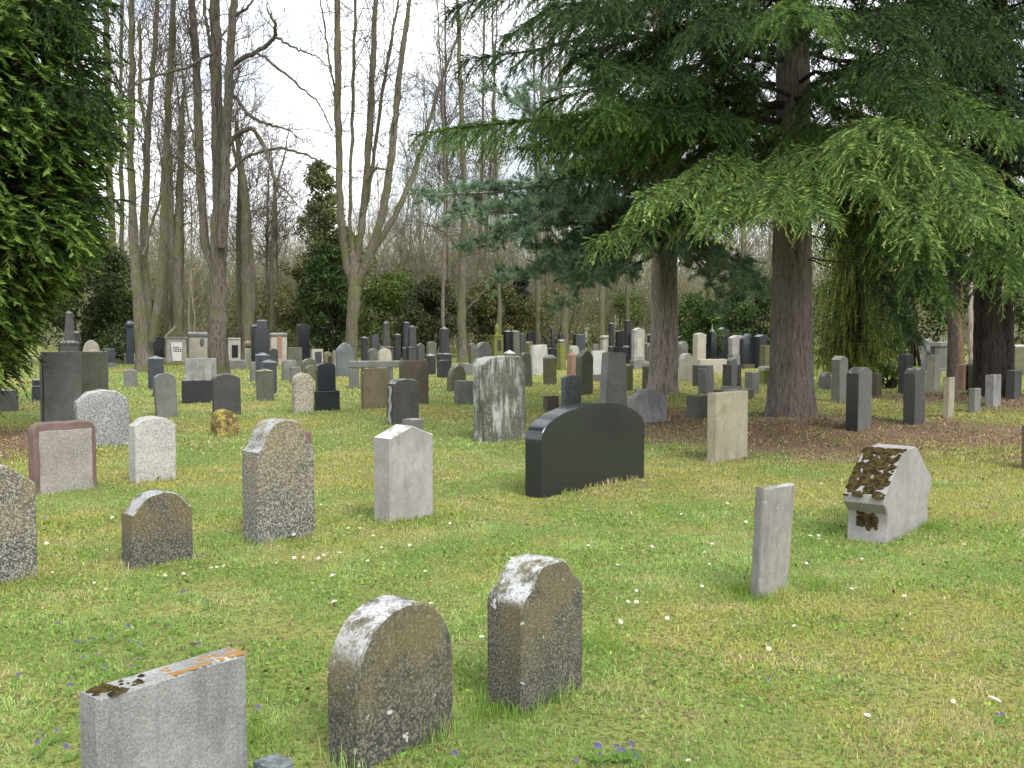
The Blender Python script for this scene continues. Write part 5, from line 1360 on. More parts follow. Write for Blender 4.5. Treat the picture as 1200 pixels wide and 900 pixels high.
def shrub(label, px, py, d, wpx, hpx_top, col, tip, n, leaf, rng, name='shrub', cat='shrub', lobes=9, cone=False, loose=False, twig_mat='dark_bark', stems=9, aspect=.5, kind=None, D=None):
    """leafy bush or small evergreen: leaves in uneven clumps on real stems"""
    b = at(px, py, d); x, y = b.x, d
    H = at(px, hpx_top, d).z; W = wpx / F * d / 2
    root = tag(empty(name, (x, y, 0)), label, cat, None, kind)
    TB = Tubes(); T = Tris()
    cl = []
    for k in range(int(lobes * 4 * max(1, H / max(W, .1) / 2.2))):
        zr = rng.random() ** .8
        rad = W * (1 - zr * .92 if cone else math.sqrt(max(0, 1 - (2 * zr - .9) ** 2 * .8)))
        az = rng.uniform(0, 6.28); rr = rad * rng.uniform(.3, 1.15)
        if loose: rr *= rng.uniform(.7, 1.45)
        cl.append((rr * math.cos(az), rr * math.sin(az), H * (.06 + .9 * zr), (rng.uniform(.1, .34) if loose else rng.uniform(.16, .5)) * W * (1 - .45 * zr if cone else 1)))
    for k in range(stems):
        c = cl[rng.integers(len(cl))]
        TB.tube(curve_pts((rng.normal(0, W * .06), rng.normal(0, W * .06), -.1), c[:3], .05, 6, .2, rng), np.linspace(.05, .012, 6), 5)
    for c in cl:
        m = max(6, int(n / len(cl) * rng.uniform(.4, 1.5))); v = unit(rng.normal(0, 1, (m, 3))) * (rng.uniform(.2, 1, (m, 1)) ** .5)
        P = np.array(c[:3]) + v * c[3] * np.array([1, 1, .85]); P[:, 2] = np.maximum(P[:, 2], .03)
        f = rng.uniform(.75, 1.25)
        leaves(T, P, leaf, rng, tuple(q * f for q in col), tuple(q * f for q in tip), .3, None if D is None else np.array(D), aspect)
    link('stems', TB.mesh('stems'), M[twig_mat], root); link('crown', T.mesh('crown'), M['needle'], root)
    return root

def thicket(label, px, py, d, wpx, hpx_top, n, rng, col=(.19, .165, .1), name='thicket', leafn=5000, lcol=(.26, .26, .11)):  # stem and leaf colours are paled to stand in for haze
    """a leafless bush of many thin upright twigs"""
    b = at(px, py, d); H = at(px, hpx_top, d).z; W = wpx / F * d / 2
    root = tag(empty(name, (b.x, d, 0)), label, 'bush')
    TB = Tubes()
    for k in range(n):
        az = rng.uniform(0, 6.28); r0 = W * .5 * math.sqrt(rng.random())
        grow(TB, (r0 * math.cos(az), r0 * math.sin(az), -.05), (.45 * math.cos(az) * rng.random(), .45 * math.sin(az) * rng.random(), 1), H * rng.uniform(.5, .85), .02, 2, rng, .5, (4, 6), .16, .006)
    link('stems', TB.mesh('stems'), M['far_bark'], root)
    if leafn:
        T = Tris(); P = np.stack([rng.normal(0, W * .45, leafn), rng.normal(0, W * .45, leafn), H * rng.beta(2, 1.8, leafn)], 1)
        leaves(T, P, .085, rng, lcol, (.36, .33, .14), .3)
        link('leaves', T.mesh('leaves'), M['needle'], root)

def background():
    rng = np.random.default_rng(606)
    DK = ((.036, .07, .02), (.1, .15, .04)); MD = ((.07, .115, .028), (.2, .255, .06)); OL = ((.12, .125, .05), (.25, .24, .1)); BG = ((.045, .065, .045), (.09, .12, .07))  # DK and OL lightened, distance haze put into the greens
    shrub('dark evergreen with ivy rising to a blunt point left of the split pale trunk', 378, 422, 56, 135, 185, (.085, .105, .036), (.25, .26, .1), 20000, 0.203, rng, 'evergreen_tree', 'evergreen', 16, True, True, stems=24)
    shrub('dark yew bush directly left of the split pale trunk', 388, 420, 52, 62, 285, *DK, 16200, 0.176, rng, 'yew_bush', 'bush')
    shrub('green bush right of the split pale trunk', 462, 420, 54, 80, 322, *MD, 14400, 0.162, rng, 'bush', 'bush')
    shrub('dark bush behind the dark obelisks, left of the straight trunk', 508, 420, 52, 70, 330, (.045, .062, .025), (.12, .13, .05), 14400, 0.162, rng, 'bush', 'bush')
    shrub('olive bush right of the straight trunk', 578, 420, 54, 78, 330, (.08, .09, .03), (.2, .2, .07), 14400, 0.162, rng, 'bush', 'bush')
    shrub('shadowy conifer shrub behind the paired black and green-grey pillars', 610, 418, 58, 46, 318, (.03, .045, .035), (.06, .075, .05), 9000, 0.162, rng, 'evergreen_tree', 'evergreen', 8, True)
    shrub('spreading dark evergreen behind the pale arched stone', 95, 425, 44, 130, 285, (.036, .06, .018), (.11, .14, .045), 25200, 0.189, rng, 'evergreen_tree', 'evergreen')
    shrub('glossy green bush behind the pale round-topped stone right of the pine', 817, 418, 40, 62, 345, (.035, .075, .016), (.11, .17, .035), 12600, 0.121, rng, 'bush', 'bush')
    shrub('dim evergreen behind the black gabled stones', 880, 420, 46, 80, 320, *DK, 14400, 0.162, rng, 'evergreen_tree', 'evergreen')
    shrub('dark evergreen far right behind the fir', 1075, 420, 40, 120, 250, *DK, 16200, 0.162, rng, 'evergreen_tree', 'evergreen')
    shrub('dark evergreen close to the right picture edge', 1215, 425, 40, 120, 230, *DK, 16200, 0.162, rng, 'evergreen_tree', 'evergreen')
    shrub('small low green bush at the foot of the weeping evergreen', 1041, 450, 26, 26, 428, *MD, 2700, 0.081, rng, 'bush', 'bush', 5)
    for px, d, w, top, lab in ((150, 60, 130, 300, 'brownish leafless thicket far left behind the mossy stems'), (235, 62, 140, 290, 'leafless thicket behind the little temple'), (320, 60, 120, 300, 'leafless thicket below the open sky'),
        (460, 64, 130, 262, 'tall tan leafless thicket behind the split trunk'), (560, 62, 140, 280, 'tan leafless thicket behind the straight trunk'), (665, 64, 150, 300, 'tan leafless thicket behind the mossy trunk'),
        (770, 62, 120, 315, 'leafless thicket behind the pine trunk'), (880, 62, 140, 300, 'leafless thicket behind the big fir trunk'), (1010, 60, 150, 300, 'leafless thicket behind the weeping evergreen'), (1140, 60, 150, 300, 'leafless thicket behind the right-hand trunks')):
        thicket(lab, px, 418, d, w * 1.15, top - 8, 80, rng)
    for px, d, w, top, lab in ((90, 70, 150, 250, 'high hazy thicket of bare shoots behind the dark conifer'), (180, 72, 150, 228, 'high thicket of bare shoots behind the mossy multi-stemmed tree'), (275, 74, 150, 222, 'pale hazy thicket of bare shoots against the open sky'),
        (345, 70, 120, 250, 'thicket of bare shoots left of the blunt dark evergreen'), (445, 72, 130, 215, 'tall hazy thicket of bare shoots right of the fanning stems'), (520, 74, 150, 225, 'tall hazy thicket of bare shoots behind the fir branch tip'),
        (610, 72, 150, 235, 'tall hazy thicket of bare shoots behind the pine branch'), (700, 74, 150, 250, 'hazy thicket of bare shoots left of the pine trunk'), (840, 72, 150, 260, 'hazy thicket of bare shoots between pine and fir')):
        thicket(lab, px, 415, d, w * 1.1, top, 70, rng, leafn=2500)
    shrub('low dark green holly bush behind the mossy multi-stemmed tree', 165, 420, 52, 70, 345, *MD, 6000, .12, rng, 'bush', 'bush', 7)
    shrub('olive ivy-grown bush behind the twin black monument', 300, 418, 54, 110, 335, *OL, 9000, .12, rng, 'bush', 'bush', 8)
    shrub('olive bush behind the white pitted stone', 655, 418, 56, 100, 335, *OL, 8000, .12, rng, 'bush', 'bush', 8)
    shrub('olive green bush behind the slim white column', 725, 417, 58, 80, 345, *MD, 7000, .12, rng, 'bush', 'bush', 8)
    shrub('tall green bush behind the weeping evergreen', 985, 420, 44, 150, 280, *MD, 12000, .13, rng, 'bush', 'bush', 10)
    # far wood that reads as one mass
    TB = Tubes(); T = Tris()
    for k in range(1500):
        a = rng.uniform(-.95, .95); d = rng.uniform(84, 112)
        x = d * math.tan(a) if abs(a) < .8 else d * 1.0 * a; h = rng.uniform(4.0, 8.5) * (1 + .25 * (x > -5))
        grow(TB, (x, d, -.1), (rng.normal(0, .1), rng.normal(0, .1), 1), h, .05, 2, rng, .5, (4, 6), .1, .014)
    n = 60000
    P = np.stack([rng.uniform(-105, 105, n), rng.uniform(86, 112, n), 7.6 * rng.beta(1.15, 1.7, n)], 1)
    P[:, 2] *= .55 + .9 * fbm(P[:, 0] * .16, P[:, 1] * .1, 77, 3)
    leaves(T, P, .42, rng, (.19, .195, .1), (.34, .325, .17), .35)  # far leaves paled as well, haze put into their colour
    wd = link('far_woods', TB.mesh('far_woods'), M['far_bark']); tag(wd, 'far leafless brown wood closing the view', 'woods', None, 'stuff')
    wd2 = link('undergrowth', T.mesh('undergrowth'), M['needle']); tag(wd2, 'far brownish undergrowth below the wood', 'undergrowth', None, 'stuff')

def weeping():
    rng = np.random.default_rng(707)
    d = 27.5; b = at(1000, 440, d)
    root = tag(empty('weeping_cypress', (b.x, d, 0)), 'weeping evergreen with hanging yellow-green sprays right of the fir trunk', 'weeping cypress')
    TB = Tubes(); T = Tris()
    link('trunk', trunk_mesh([(0, 0, -.2), (0, 0, .6), (.03, 0, 2.5), (0, .05, 4.5), (0, 0, 6)], [.16, .13, .1, .06, .02], 16, .01, .2, 2), M['dark_bark'], root)
    P = []; D = []; L = []
    for k in range(330):
        zz = rng.uniform(.7, 5.2); az = rng.uniform(0, 6.28); rr = 1.8 * (1 - .12 * zz) * rng.uniform(.35, 1)
        tip = np.array([rr * math.cos(az), rr * math.sin(az), zz - .25])
        Q = curve_pts((0, 0, zz), tip, .12, 6, .12, rng); TB.tube(Q, np.linspace(.02, .006, 6), 4)
        m = 16; q, dd = along(Q, rng.uniform(.25, 1, m))
        P.append(q); D.append(dd * .2 + rng.normal(0, .12, (m, 3)) + np.array([0, 0, -1.0])); L.append(rng.uniform(.3, .85, m))
    P = np.concatenate(P); D = np.concatenate(D); L = np.concatenate(L)
    hi = rng.random(len(P)) < .42
    sprays(T, P[hi], D[hi], L[hi], rng, K=18, nl=.05, nw=.022, col=(.22, .26, .045), tip=(.46, .5, .09), spread=.35, droop=.1)
    sprays(T, P[~hi], D[~hi], L[~hi], rng, K=18, nl=.06, nw=.022, col=(.055, .09, .02), tip=(.13, .17, .035), spread=.4, droop=.1)
    link('branches', TB.mesh('branches'), M['dark_bark'], root); link('crown', T.mesh('crown'), M['needle'], root)

def right_trunks():
    rng = np.random.default_rng(808)
    x, y = OAKR.x, OAKR.y; z0 = float(gz(x, y)) - .25; o = np.array([x, y, 0])
    root = tag(empty('conifer_tree', (x, y, 0)), 'shady conifer with dark buttressed trunk at the right edge', 'conifer')
    link('trunk', trunk_mesh([(0, 0, z0), (0, 0, .5), (-.08, 0, 1.5), (-.1, 0, 3), (-.1, 0, 6), (0, 0, 10), (0, 0, 12)], [.4, .31, .26, .23, .2, .1, .04], 44, .04, .6, 6, .16), M['dark_bark'], root)
    TB = Tubes(); T = Tris()
    for k in range(84):
        pz = 2.9 + 7.5 * (k / 84); az = k * 2.399 + rng.uniform(-.3, .3); ln = (4.8 - .25 * (pz - 2.9)) * rng.uniform(.65, 1)
        if math.cos(az) < -.1 and pz < 6: ln *= .55
        P = curve_pts((0, 0, pz), (ln * math.cos(az), ln * math.sin(az), pz - .12 * ln + rng.uniform(-.2, .3)), .05, 8, .12, rng)
        fir_limb(TB, T, P, .05, rng, sec_step=.16, sec_max=1.4, hang=.7, K=12, tw_step=.07, needle=.085, nw=.026, col=(.018, .04, .014), tip=(.045, .075, .02))
    link('branches', TB.mesh('branches'), M['dark_bark'], root); link('crown', T.mesh('crown'), M['needle'], root)
    for (px, by, d, w, mat, lab) in ((1182, 462, 23.5, 17, 'dark_bark', 'second dark trunk just right of the buttressed conifer'), (1125, 430, 33, 9, 'orange_bark', 'slim orange-brown trunk left of the buttressed conifer'), (1138, 428, 35, 6, 'pine_bark', 'thin reddish trunk between the orange-brown trunk and the conifer'),
                                (1117, 432, 32, 12, 'dark_bark', 'dark brown trunk touching the orange-brown one'), (520, 420, 50, 5, 'red_trunk', 'thin red-brown trunk left of the straight grey one')):
        r = rng
        def f(TB2, px=px, by=by, d=d, w=w):
            px_stem(TB2, [(px, by), (px - 1, by - 60), (px + 2, by - 150), (px, by - 300)], [w * 1.2, w, w * .9, w * .6], d, r, .5, base=True, sides=10, twigs=14, tw_from=.5)
        bare_tree(lab, (px, by), d, f, 'fir_bark' if mat == 'red_trunk' else mat, 'dark_bark', 'tree')
# ================================================================== ground, turf, flowers
def ground():
    rr = [0.0]; r = .6
    while r < 900: rr.append(r); r *= 1.045 if r < 60 else 1.25
    A = 200
    ang = np.arange(A) * 2 * math.pi / A
    V = [np.array([[0, 0, 0]])]; 
    for r in rr[1:]: V.append(np.stack([r * np.sin(ang), r * np.cos(ang), np.zeros(A)], 1))
    V = np.concatenate(V); V[:, 2] = gz(V[:, 0], V[:, 1]) * (np.hypot(V[:, 0], V[:, 1]) < 200)
    n = len(rr) - 1
    Fc = []
    j = np.arange(A); j2 = (j + 1) % A
    tri = np.stack([np.zeros(A, int), 1 + j2, 1 + j], 1)
    quads = np.concatenate([np.stack([1 + i * A + j, 1 + i * A + j2, 1 + (i + 1) * A + j2, 1 + (i + 1) * A + j], 1) for i in range(n - 1)])
    Ft = np.concatenate([tri, quads[:, [0, 1, 2]], quads[:, [0, 2, 3]]])
    # orient upwards
    a, b, c = V[Ft[:, 0]], V[Ft[:, 1]], V[Ft[:, 2]]
    nz = np.cross(b - a, c - a)[:, 2]; Ft[nz < 0] = Ft[nz < 0][:, ::-1]
    li = litter(V[:, 0], V[:, 1])
    dfx = np.hypot(V[:, 0] - FIR.x, (V[:, 1] - FIR.y))
    sand = sstep(1.15, .55, dfx + .5 * (fbm(V[:, 0] * 2, V[:, 1] * 2, 13, 3) - .5)) * (V[:, 1] < FIR.y + .1)
    me = np_mesh('ground', V, Ft, np.stack([li, sand, li], 1), True)
    m, nt, out = new_mat('turf_soil'); b = NB(nt)
    tc = b.n('ShaderNodeTexCoord'); v = tc.outputs['Object']
    at_ = b.n('ShaderNodeAttribute', attribute_name='tint')
    sep = b.n('ShaderNodeSeparateColor'); b.l(at_.outputs['Color'], sep.inputs[0])
    col = b.mix(b.ramp(b.noise(v, 1.1, 5, .65), .35, .65), (.22, .3, .075), (.35, .34, .1))
    col = b.mix(b.ramp(b.noise(v, 5.5, 5, .7), .5, .68), col, (.3, .25, .12))
    col = b.mix(b.ramp(b.noise(v, 34, 4, .75), .42, .62), col, (.1, .115, .035))
    col = b.mix(b.math('MULTIPLY', b.ramp(b.noise(v, 130, 3, .8), .5, .66), .5), col, (.32, .3, .14))
    lit = b.mix(b.ramp(b.noise(v, 22, 5, .75), .35, .65), (.3, .205, .14), (.19, .132, .09))
    lit = b.mix(b.math('MULTIPLY', b.ramp(b.noise(v, 60, 3, .8), .5, .64), .8), lit, (.38, .28, .19))
    lf = b.ramp(b.math('ADD', sep.outputs[0], b.math('MULTIPLY', b.math('SUBTRACT', b.noise(v, 7, 5, .75), .5), .9)), .3, .75)
    col = b.mix(lf, col, lit)
    col = b.mix(b.math('MULTIPLY', sep.outputs[1], b.ramp(b.noise(v, 5, 5, .7), .35, .55)), col, (.38, .3, .21))
    p = b.n('ShaderNodeBsdfPrincipled'); b.l(col, p.inputs['Base Color']); p.inputs['Roughness'].default_value = 1
    p.inputs['Specular IOR Level'].default_value = .05
    b.l(b.bump(b.math('ADD', b.noise(v, 45, 4, .7), b.noise(v, 160, 3, .7)), .7, .03), p.inputs['Normal'])
    b.l(p.outputs[0], out.inputs['Surface'])
    g = link('ground', me, m); tag(g, kind='structure')

GREEN = np.array((.24, .395, .1)); BRIGHT = np.array((.37, .53, .165)); MOSSY = np.array((.5, .45, .11)); STRAW = np.array((.6, .52, .3)); BROWN = np.array((.2, .145, .08))

def blade_set(T, x, y, h, w, rng, lie=.5, colour=None, litt=None):
    n = len(x)
    z = gz(x, y)
    az = rng.uniform(0, 6.283, n); a2 = rng.uniform(0, 6.283, n)
    bend = rng.uniform(.15, 1.0, n) * lie * 2
    side = np.stack([np.cos(az), np.sin(az), np.zeros(n)], 1) * (w / 2)[:, None]
    fw = np.stack([np.cos(a2), np.sin(a2), np.zeros(n)], 1)
    base = np.stack([x, y, z - .004], 1)
    up = np.array([0, 0, 1.0])
    c = 1 / np.sqrt(1 + bend ** 2)
    mid = base + (up * (.62 * h * c ** .5)[:, None]) + fw * (.25 * h * bend)[:, None]
    tip = base + up * (h * c)[:, None] + fw * (.8 * h * bend * c)[:, None]
    V = np.stack([base - side, base + side, mid + side * .75, mid - side * .75, tip], 1).reshape(-1, 3)
    i = np.arange(n)[:, None] * 5
    Fc = np.concatenate([i + np.array([[0, 1, 2]]), i + np.array([[0, 2, 3]]), i + np.array([[3, 2, 4]])])
    if colour is None:
        a = fbm(x * .55, y * .55, 51, 4); b_ = fbm(x * 1.9 + 7, y * 1.9, 61, 4); c_ = fbm(x * 6, y * 6, 71, 3)
        far_ = sstep(7, 22, y)
        right_ = sstep(0.5, 5, x) * sstep(4.5, 8.5, y)
        near = (1 - sstep(3, 7, y))
        ms = sstep(.45, .64, a + .2 * (b_ - .5) + .06 * far_ + .05 * right_)[:, None]
        br = sstep(.46, .62, b_ + .1 * (c_ - .5) + .03 * near)[:, None]
        col = GREEN * (1 - br) + BRIGHT * br
        col = col * (1 - .75 * ms) + MOSSY * .75 * ms
        st = rng.random(n) < (.1 + .52 * sstep(.52, .66, .4 * c_ + .35 * b_ + .25 * a) + .12 * far_ + .1 * sstep(.4, 2.5, x) * near)
        col[st] = STRAW * rng.uniform(.7, 1.2, (st.sum(), 1))
        bt = rng.random(n) < .035 + .1 * far_
        col[bt] = BROWN * rng.uniform(.7, 1.3, (bt.sum(), 1))
        if litt is not None:
            k = rng.random(n) < litt * .6
            col[k] = np.array((.16, .11, .07)) * rng.uniform(.6, 1.4, (k.sum(), 1))
        col = col * np.clip(1 + rng.normal(0, .2, (n, 1)), .5, 1.6)
    else:
        col = np.array(colour) * np.clip(1 + rng.normal(0, .22, (n, 1)), .5, 1.6)
    T.add(V, Fc, np.repeat(col, 5, axis=0))

def inside_stone(x, y):
    bad = np.zeros(len(x), bool)
    for sx, sy, w, t, yaw in STONES:
        c, s = math.cos(R(yaw)), math.sin(R(yaw))
        u = (x - sx) * c + (y - sy) * s; v = -(x - sx) * s + (y - sy) * c
        bad |= (abs(u) < w / 2 - .005) & (abs(v) < t / 2 - .005)
    return bad

def sector(rng, n, r0, r1, half=.66):
    r = np.sqrt(rng.uniform(r0 * r0, r1 * r1, n)); a = rng.uniform(-half, half, n)
    return r * np.sin(a), r * np.cos(a)

def turf():
    rng = np.random.default_rng(909)
    T = Tris()
    for r0, r1, dens, h, w, half in ((1.6, 4.5, 12000, (.014, .036), (.002, .0038), .72), (4.5, 8, 6200, (.016, .038), (.003, .0055), .66), (8, 13, 2300, (.02, .045), (.005, .009), .64),
                               (13, 22, 850, (.022, .05), (.009, .016), .62), (22, 48, 170, (.03, .065), (.02, .04), .6)):
        n = int(dens * half * (r1 * r1 - r0 * r0))
        x, y = sector(rng, n, r0, r1, half)
        li = litter(x, y); cl = fbm(x * 4.5, y * 4.5, 81, 3)
        keep = (rng.random(n) > li * .6) & (rng.random(n) < .3 + 1.25 * sstep(.3, .62, cl)) & ~inside_stone(x, y)
        x, y, li, cl = x[keep], y[keep], li[keep], cl[keep]; n = len(x)
        hh = rng.uniform(*h, n) * (.6 + .9 * cl)
        blade_set(T, x, y, hh, rng.uniform(*w, n), rng, 1.1, None, li)
    # broad little leaves of clover and plantain between the blades
    n = 70000; x, y = sector(rng, n, 1.6, 9, .7)
    cl = fbm(x * 2.3 + 4, y * 2.3, 91, 3); k = (cl > .5) & ~inside_stone(x, y) & (litter(x, y) < .4); x, y = x[k], y[k]
    P = np.stack([x, y, gz(x, y) + rng.uniform(.006, .024, len(x))], 1)
    leaves(T, P, .016 + .0012 * 3, rng, (.17, .29, .06), (.3, .45, .1), .25, np.array([0, 0, -.1]), .7)
    # long tufts left by the mower against the stones
    for (sx, sy, w, t, yaw) in STONES:
        if sy > 24: continue
        c, s = math.cos(R(yaw)), math.sin(R(yaw)); per = 2 * (w + t)
        n = int(per * (260 if sy < 9 else 110))
        q = rng.uniform(0, 2 * (w + t), n); u = np.zeros(n); v = np.zeros(n)
        m = q < w; u[m] = q[m] - w / 2; v[m] = -t / 2
        m2 = (q >= w) & (q < 2 * w); u[m2] = q[m2] - w * 1.5; v[m2] = t / 2
        m3 = (q >= 2 * w) & (q < 2 * w + t); u[m3] = -w / 2; v[m3] = q[m3] - 2 * w - t / 2
        m4 = q >= 2 * w + t; u[m4] = w / 2; v[m4] = q[m4] - 2 * w - 1.5 * t
        u = u + np.sign(u) * (abs(u) > w / 2 - 1e-3) * rng.uniform(.0, .05, n); v = v + np.sign(v) * (abs(v) > t / 2 - 1e-3) * rng.uniform(.0, .05, n)
        x = sx + u * c - v * s; y = sy + u * s + v * c
        cl = fbm(x * 5, y * 5, 33, 3)
        k = (rng.random(n) < sstep(.4, .62, cl)) & (litter(x, y) < .45); x, y, cl = x[k], y[k], cl[k]
        if not len(x): continue
        blade_set(T, x, y, rng.uniform(.03, .1, len(x)) * (.5 + cl) * (1.15 if sy < 5 else .8), rng.uniform(.003, .005, len(x)) * (1 if sy < 9 else 1.8), rng, .35)
    # a few lush clumps
    for (px, py, rad, n) in ((590, 838, .16, 420), (470, 868, .1, 240), (655, 800, .07, 160), (885, 705, .12, 260), (960, 690, .14, 240), (862, 695, .12, 200), (1095, 620, .14, 200), (985, 600, .16, 200), (700, 760, .2, 260), (300, 870, .12, 200)):
        g = ground_at(px, py); x = g.x + rng.normal(0, rad * .6, n); y = g.y + rng.normal(0, rad * .6, n)
        k = ~inside_stone(x, y); x, y = x[k], y[k]
        blade_set(T, x, y, rng.uniform(.035, .09, len(x)), rng.uniform(.003, .0048, len(x)), rng, .45, (.2, .33, .055))
    g = link('grass', T.mesh('grass'), M['grass']); tag(g, 'short mossy spring grass of the lawn', 'grass', None, 'stuff')
    # needles and dead leaves
    T = Tris()
    n = 60000; x, y = sector(rng, n, 8, 26, .64); li = litter(x, y)
    k = (rng.random(n) < li * .95) & ~inside_stone(x, y); x, y = x[k], y[k]
    P = np.stack([x, y, gz(x, y) + rng.uniform(.002, .02, len(x))], 1)
    leaves(T, P, .045, rng, (.22, .125, .075), (.5, .35, .23), .4, np.array([0, 0, .0]), .35)
    n = 2600; x, y = sector(rng, n, 2, 20, .66)
    P = np.stack([x, y, gz(x, y) + rng.uniform(.008, .03, n)], 1)
    leaves(T, P, .028, rng, (.13, .075, .04), (.33, .25, .17), .35, None, .6)
    g = link('leaf_litter', T.mesh('leaf_litter'), M['litter']); tag(g, 'dead leaves and needles lying on the turf', 'litter', None, 'stuff')

def flowers():
    rng = random.Random(5)
    # daisy: ray petals, yellow middle, stalk
    V = []; Fc = []; col = []
    def ring(r0, r1, z0, z1, n, c, wid):
        for k in range(n):
            a = 2 * math.pi * k / n; da = wid * math.pi / n; b = len(V)
            V.extend([(r0 * math.cos(a), r0 * math.sin(a), z0), (r1 * .8 * math.cos(a - da), r1 * .8 * math.sin(a - da), z1), (r1 * math.cos(a), r1 * math.sin(a), z1 * 1.0), (r1 * .8 * math.cos(a + da), r1 * .8 * math.sin(a + da), z1)])
            Fc.extend([(b, b + 1, b + 2), (b, b + 2, b + 3)]); col.extend([c] * 4)
    H = .042
    ring(.002, .0125, H, H + .002, 16, (.78, .78, .76), .9)
    b = len(V); V.append((0, 0, H + .004)); col.append((.6, .42, .03))
    for k in range(8): V.append((.0035 * math.cos(k * .785), .0035 * math.sin(k * .785), H + .002)); col.append((.55, .38, .03))
    for k in range(8): Fc.append((b, b + 1 + k, b + 1 + (k + 1) % 8))
    b = len(V)
    for k in range(3): V.extend([(.0008 * math.cos(k * 2.1), .0008 * math.sin(k * 2.1), -.005), (.0007 * math.cos(k * 2.1), .0007 * math.sin(k * 2.1), H)]); col.extend([(.1, .17, .03)] * 2)
    for k in range(3):
        k2 = (k + 1) % 3; Fc.extend([(b + 2 * k, b + 2 * k2, b + 2 * k2 + 1), (b + 2 * k, b + 2 * k2 + 1, b + 2 * k + 1)])
    daisy = np_mesh('daisy', np.array(V), np.array(Fc), np.array(col)); daisy.materials.append(M['petal'])
    # violet: five rounded petals, a stalk and two heart-shaped leaves
    V.clear(); Fc.clear(); col.clear()
    H = .05
    for k, (a, ln) in enumerate(((1.57, .010), (2.5, .009), (.64, .009), (3.7, .010), (5.7, .010))):
        b = len(V); c = (.2, .13, .55) if k else (.26, .17, .62); w = .45
        V.extend([(0, 0, H), (ln * .7 * math.cos(a - w), -.004, H + ln * .7 * math.sin(a - w)), (ln * math.cos(a), -.002, H + ln * math.sin(a)), (ln * .7 * math.cos(a + w), -.004, H + ln * .7 * math.sin(a + w))])
        Fc.extend([(b, b + 1, b + 2), (b, b + 2, b + 3)]); col.extend([c] * 4)
    b = len(V); V.extend([(-.0008, 0, -.004), (.0008, 0, -.004), (0, .002, H)]); Fc.append((b, b + 1, b + 2)); col.extend([(.09, .15, .03)] * 3)
    for a in (.5, 2.4, 4.3):
        b = len(V); ca, sa = math.cos(a), math.sin(a)
        for (u, v, z) in ((.004, 0, .004), (.012, .01, .016), (.024, .007, .02), (.03, 0, .018), (.024, -.007, .02), (.012, -.01, .016)): V.append((u * ca - v * sa, u * sa + v * ca, z)); col.append((.12, .22, .045))
        Fc.extend([(b, b + i, b + i + 1) for i in range(1, 5)])
    violet = np_mesh('violet', np.array(V), np.array(Fc), np.array(col)); violet.materials.append(M['petal'])
    def put(name, me, px, py, label, cat, group, sc, face=False):
        g = ground_at(px, py, .035); z = float(gz(g.x, g.y))
        o = bpy.data.objects.new(name, me); COL.objects.link(o)
        o.location = (g.x, g.y, z); o.rotation_euler = (rng.gauss(.32, .18), rng.gauss(0, .15), rng.uniform(-.6, .6) if face else rng.uniform(-.7, .7)); o.scale = (sc, sc, sc)
        tag(o, label, cat, group)
    dz = [(134, 609), (131, 632), (124, 647), (60, 672), (111, 684), (127, 691), (190, 677), (214, 672), (248, 667), (255, 666), (265, 664), (328, 657), (346, 653), (354, 652), (377, 653), (377, 591), (348, 627), (389, 675), (394, 706),
          (411, 620), (421, 620), (436, 629), (448, 642), (431, 658), (378, 652), (397, 650), (389, 676), (499, 672), (394, 706), (600, 655), (722, 662), (745, 690), (735, 705), (822, 687), (724, 730), (745, 705), (781, 725), (724, 730), (826, 648), (829, 660), (835, 639),
          (799, 601), (687, 596), (949, 629), (958, 628), (945, 661), (873, 612), (526, 612), (1014, 841), (809, 893), (997, 692), (1105, 769), (1115, 820), (565, 752), (505, 710), (445, 585), (407, 590), (423, 605), (520, 560), (345, 545), (480, 640),
          (148, 520), (410, 540), (296, 560), (55, 640), (92, 700), (690, 640), (850, 590), (760, 640), (900, 760), (1060, 700), (1130, 640), (1010, 655), (935, 735)]
    for px, py in dz: put('daisy', daisy, px + rng.uniform(-1, 1), py, 'small white daisy open in the short grass', 'daisy', 'daisies scattered over the lawn', rng.uniform(.8, 1.15) * (1.0 if py > 640 else 1.15))
    vz = [(69, 736), (133, 751), (153, 744), (203, 739), (101, 775), (117, 771), (167, 777), (154, 757), (228, 763), (244, 709), (72, 865), (86, 888), (83, 813), (103, 757), (92, 757), (163, 763), (123, 788), (158, 787), (113, 750), (45, 880), (20, 800), (58, 868),
          (532, 893), (726, 882), (697, 883), (710, 887), (742, 883), (703, 888), (747, 889), (720, 884), (731, 886), (678, 898), (738, 879), (900, 802), (1177, 841), (1172, 838), (233, 655), (229, 657), (237, 656), (55, 613), (300, 840), (215, 700)]
    for px, py in vz: put('violet', violet, px + rng.uniform(-2, 2), py, 'little blue-violet spring flower in the grass', 'violet', 'violets scattered in the near grass', rng.uniform(.95, 1.45), True)
    # a white feather
    V = []; Fc = []
    n = 9
    for i in range(n):
        t = i / (n - 1); w = .011 * math.sin(math.pi * min(1, t * .85 + .12)) ** .7; y = .004 * math.sin(t * 3)
        V += [(-.045 + .09 * t, y - w, .002 + .006 * math.sin(t * 3)), (-.045 + .09 * t, y, .008 + .006 * math.sin(t * 3)), (-.045 + .09 * t, y + w, .002 + .006 * math.sin(t * 3))]
    for i in range(n - 1):
        for k in (0, 1):
            a = i * 3 + k; Fc += [(a, a + 3, a + 4), (a, a + 4, a + 1)]
    me = np_mesh('feather', np.array(V), np.array(Fc), np.array([(.7, .68, .66)] * len(V)))
    g = ground_at(1166, 818, .03)
    o = link('feather', me, M['petal'], None, (g.x, g.y, float(gz(g.x, g.y)) + .02), (.1, .05, -1.2))
    o.scale = (.75, .75, .75); tag(o, 'white feather lying on the lawn at the right', 'feather')

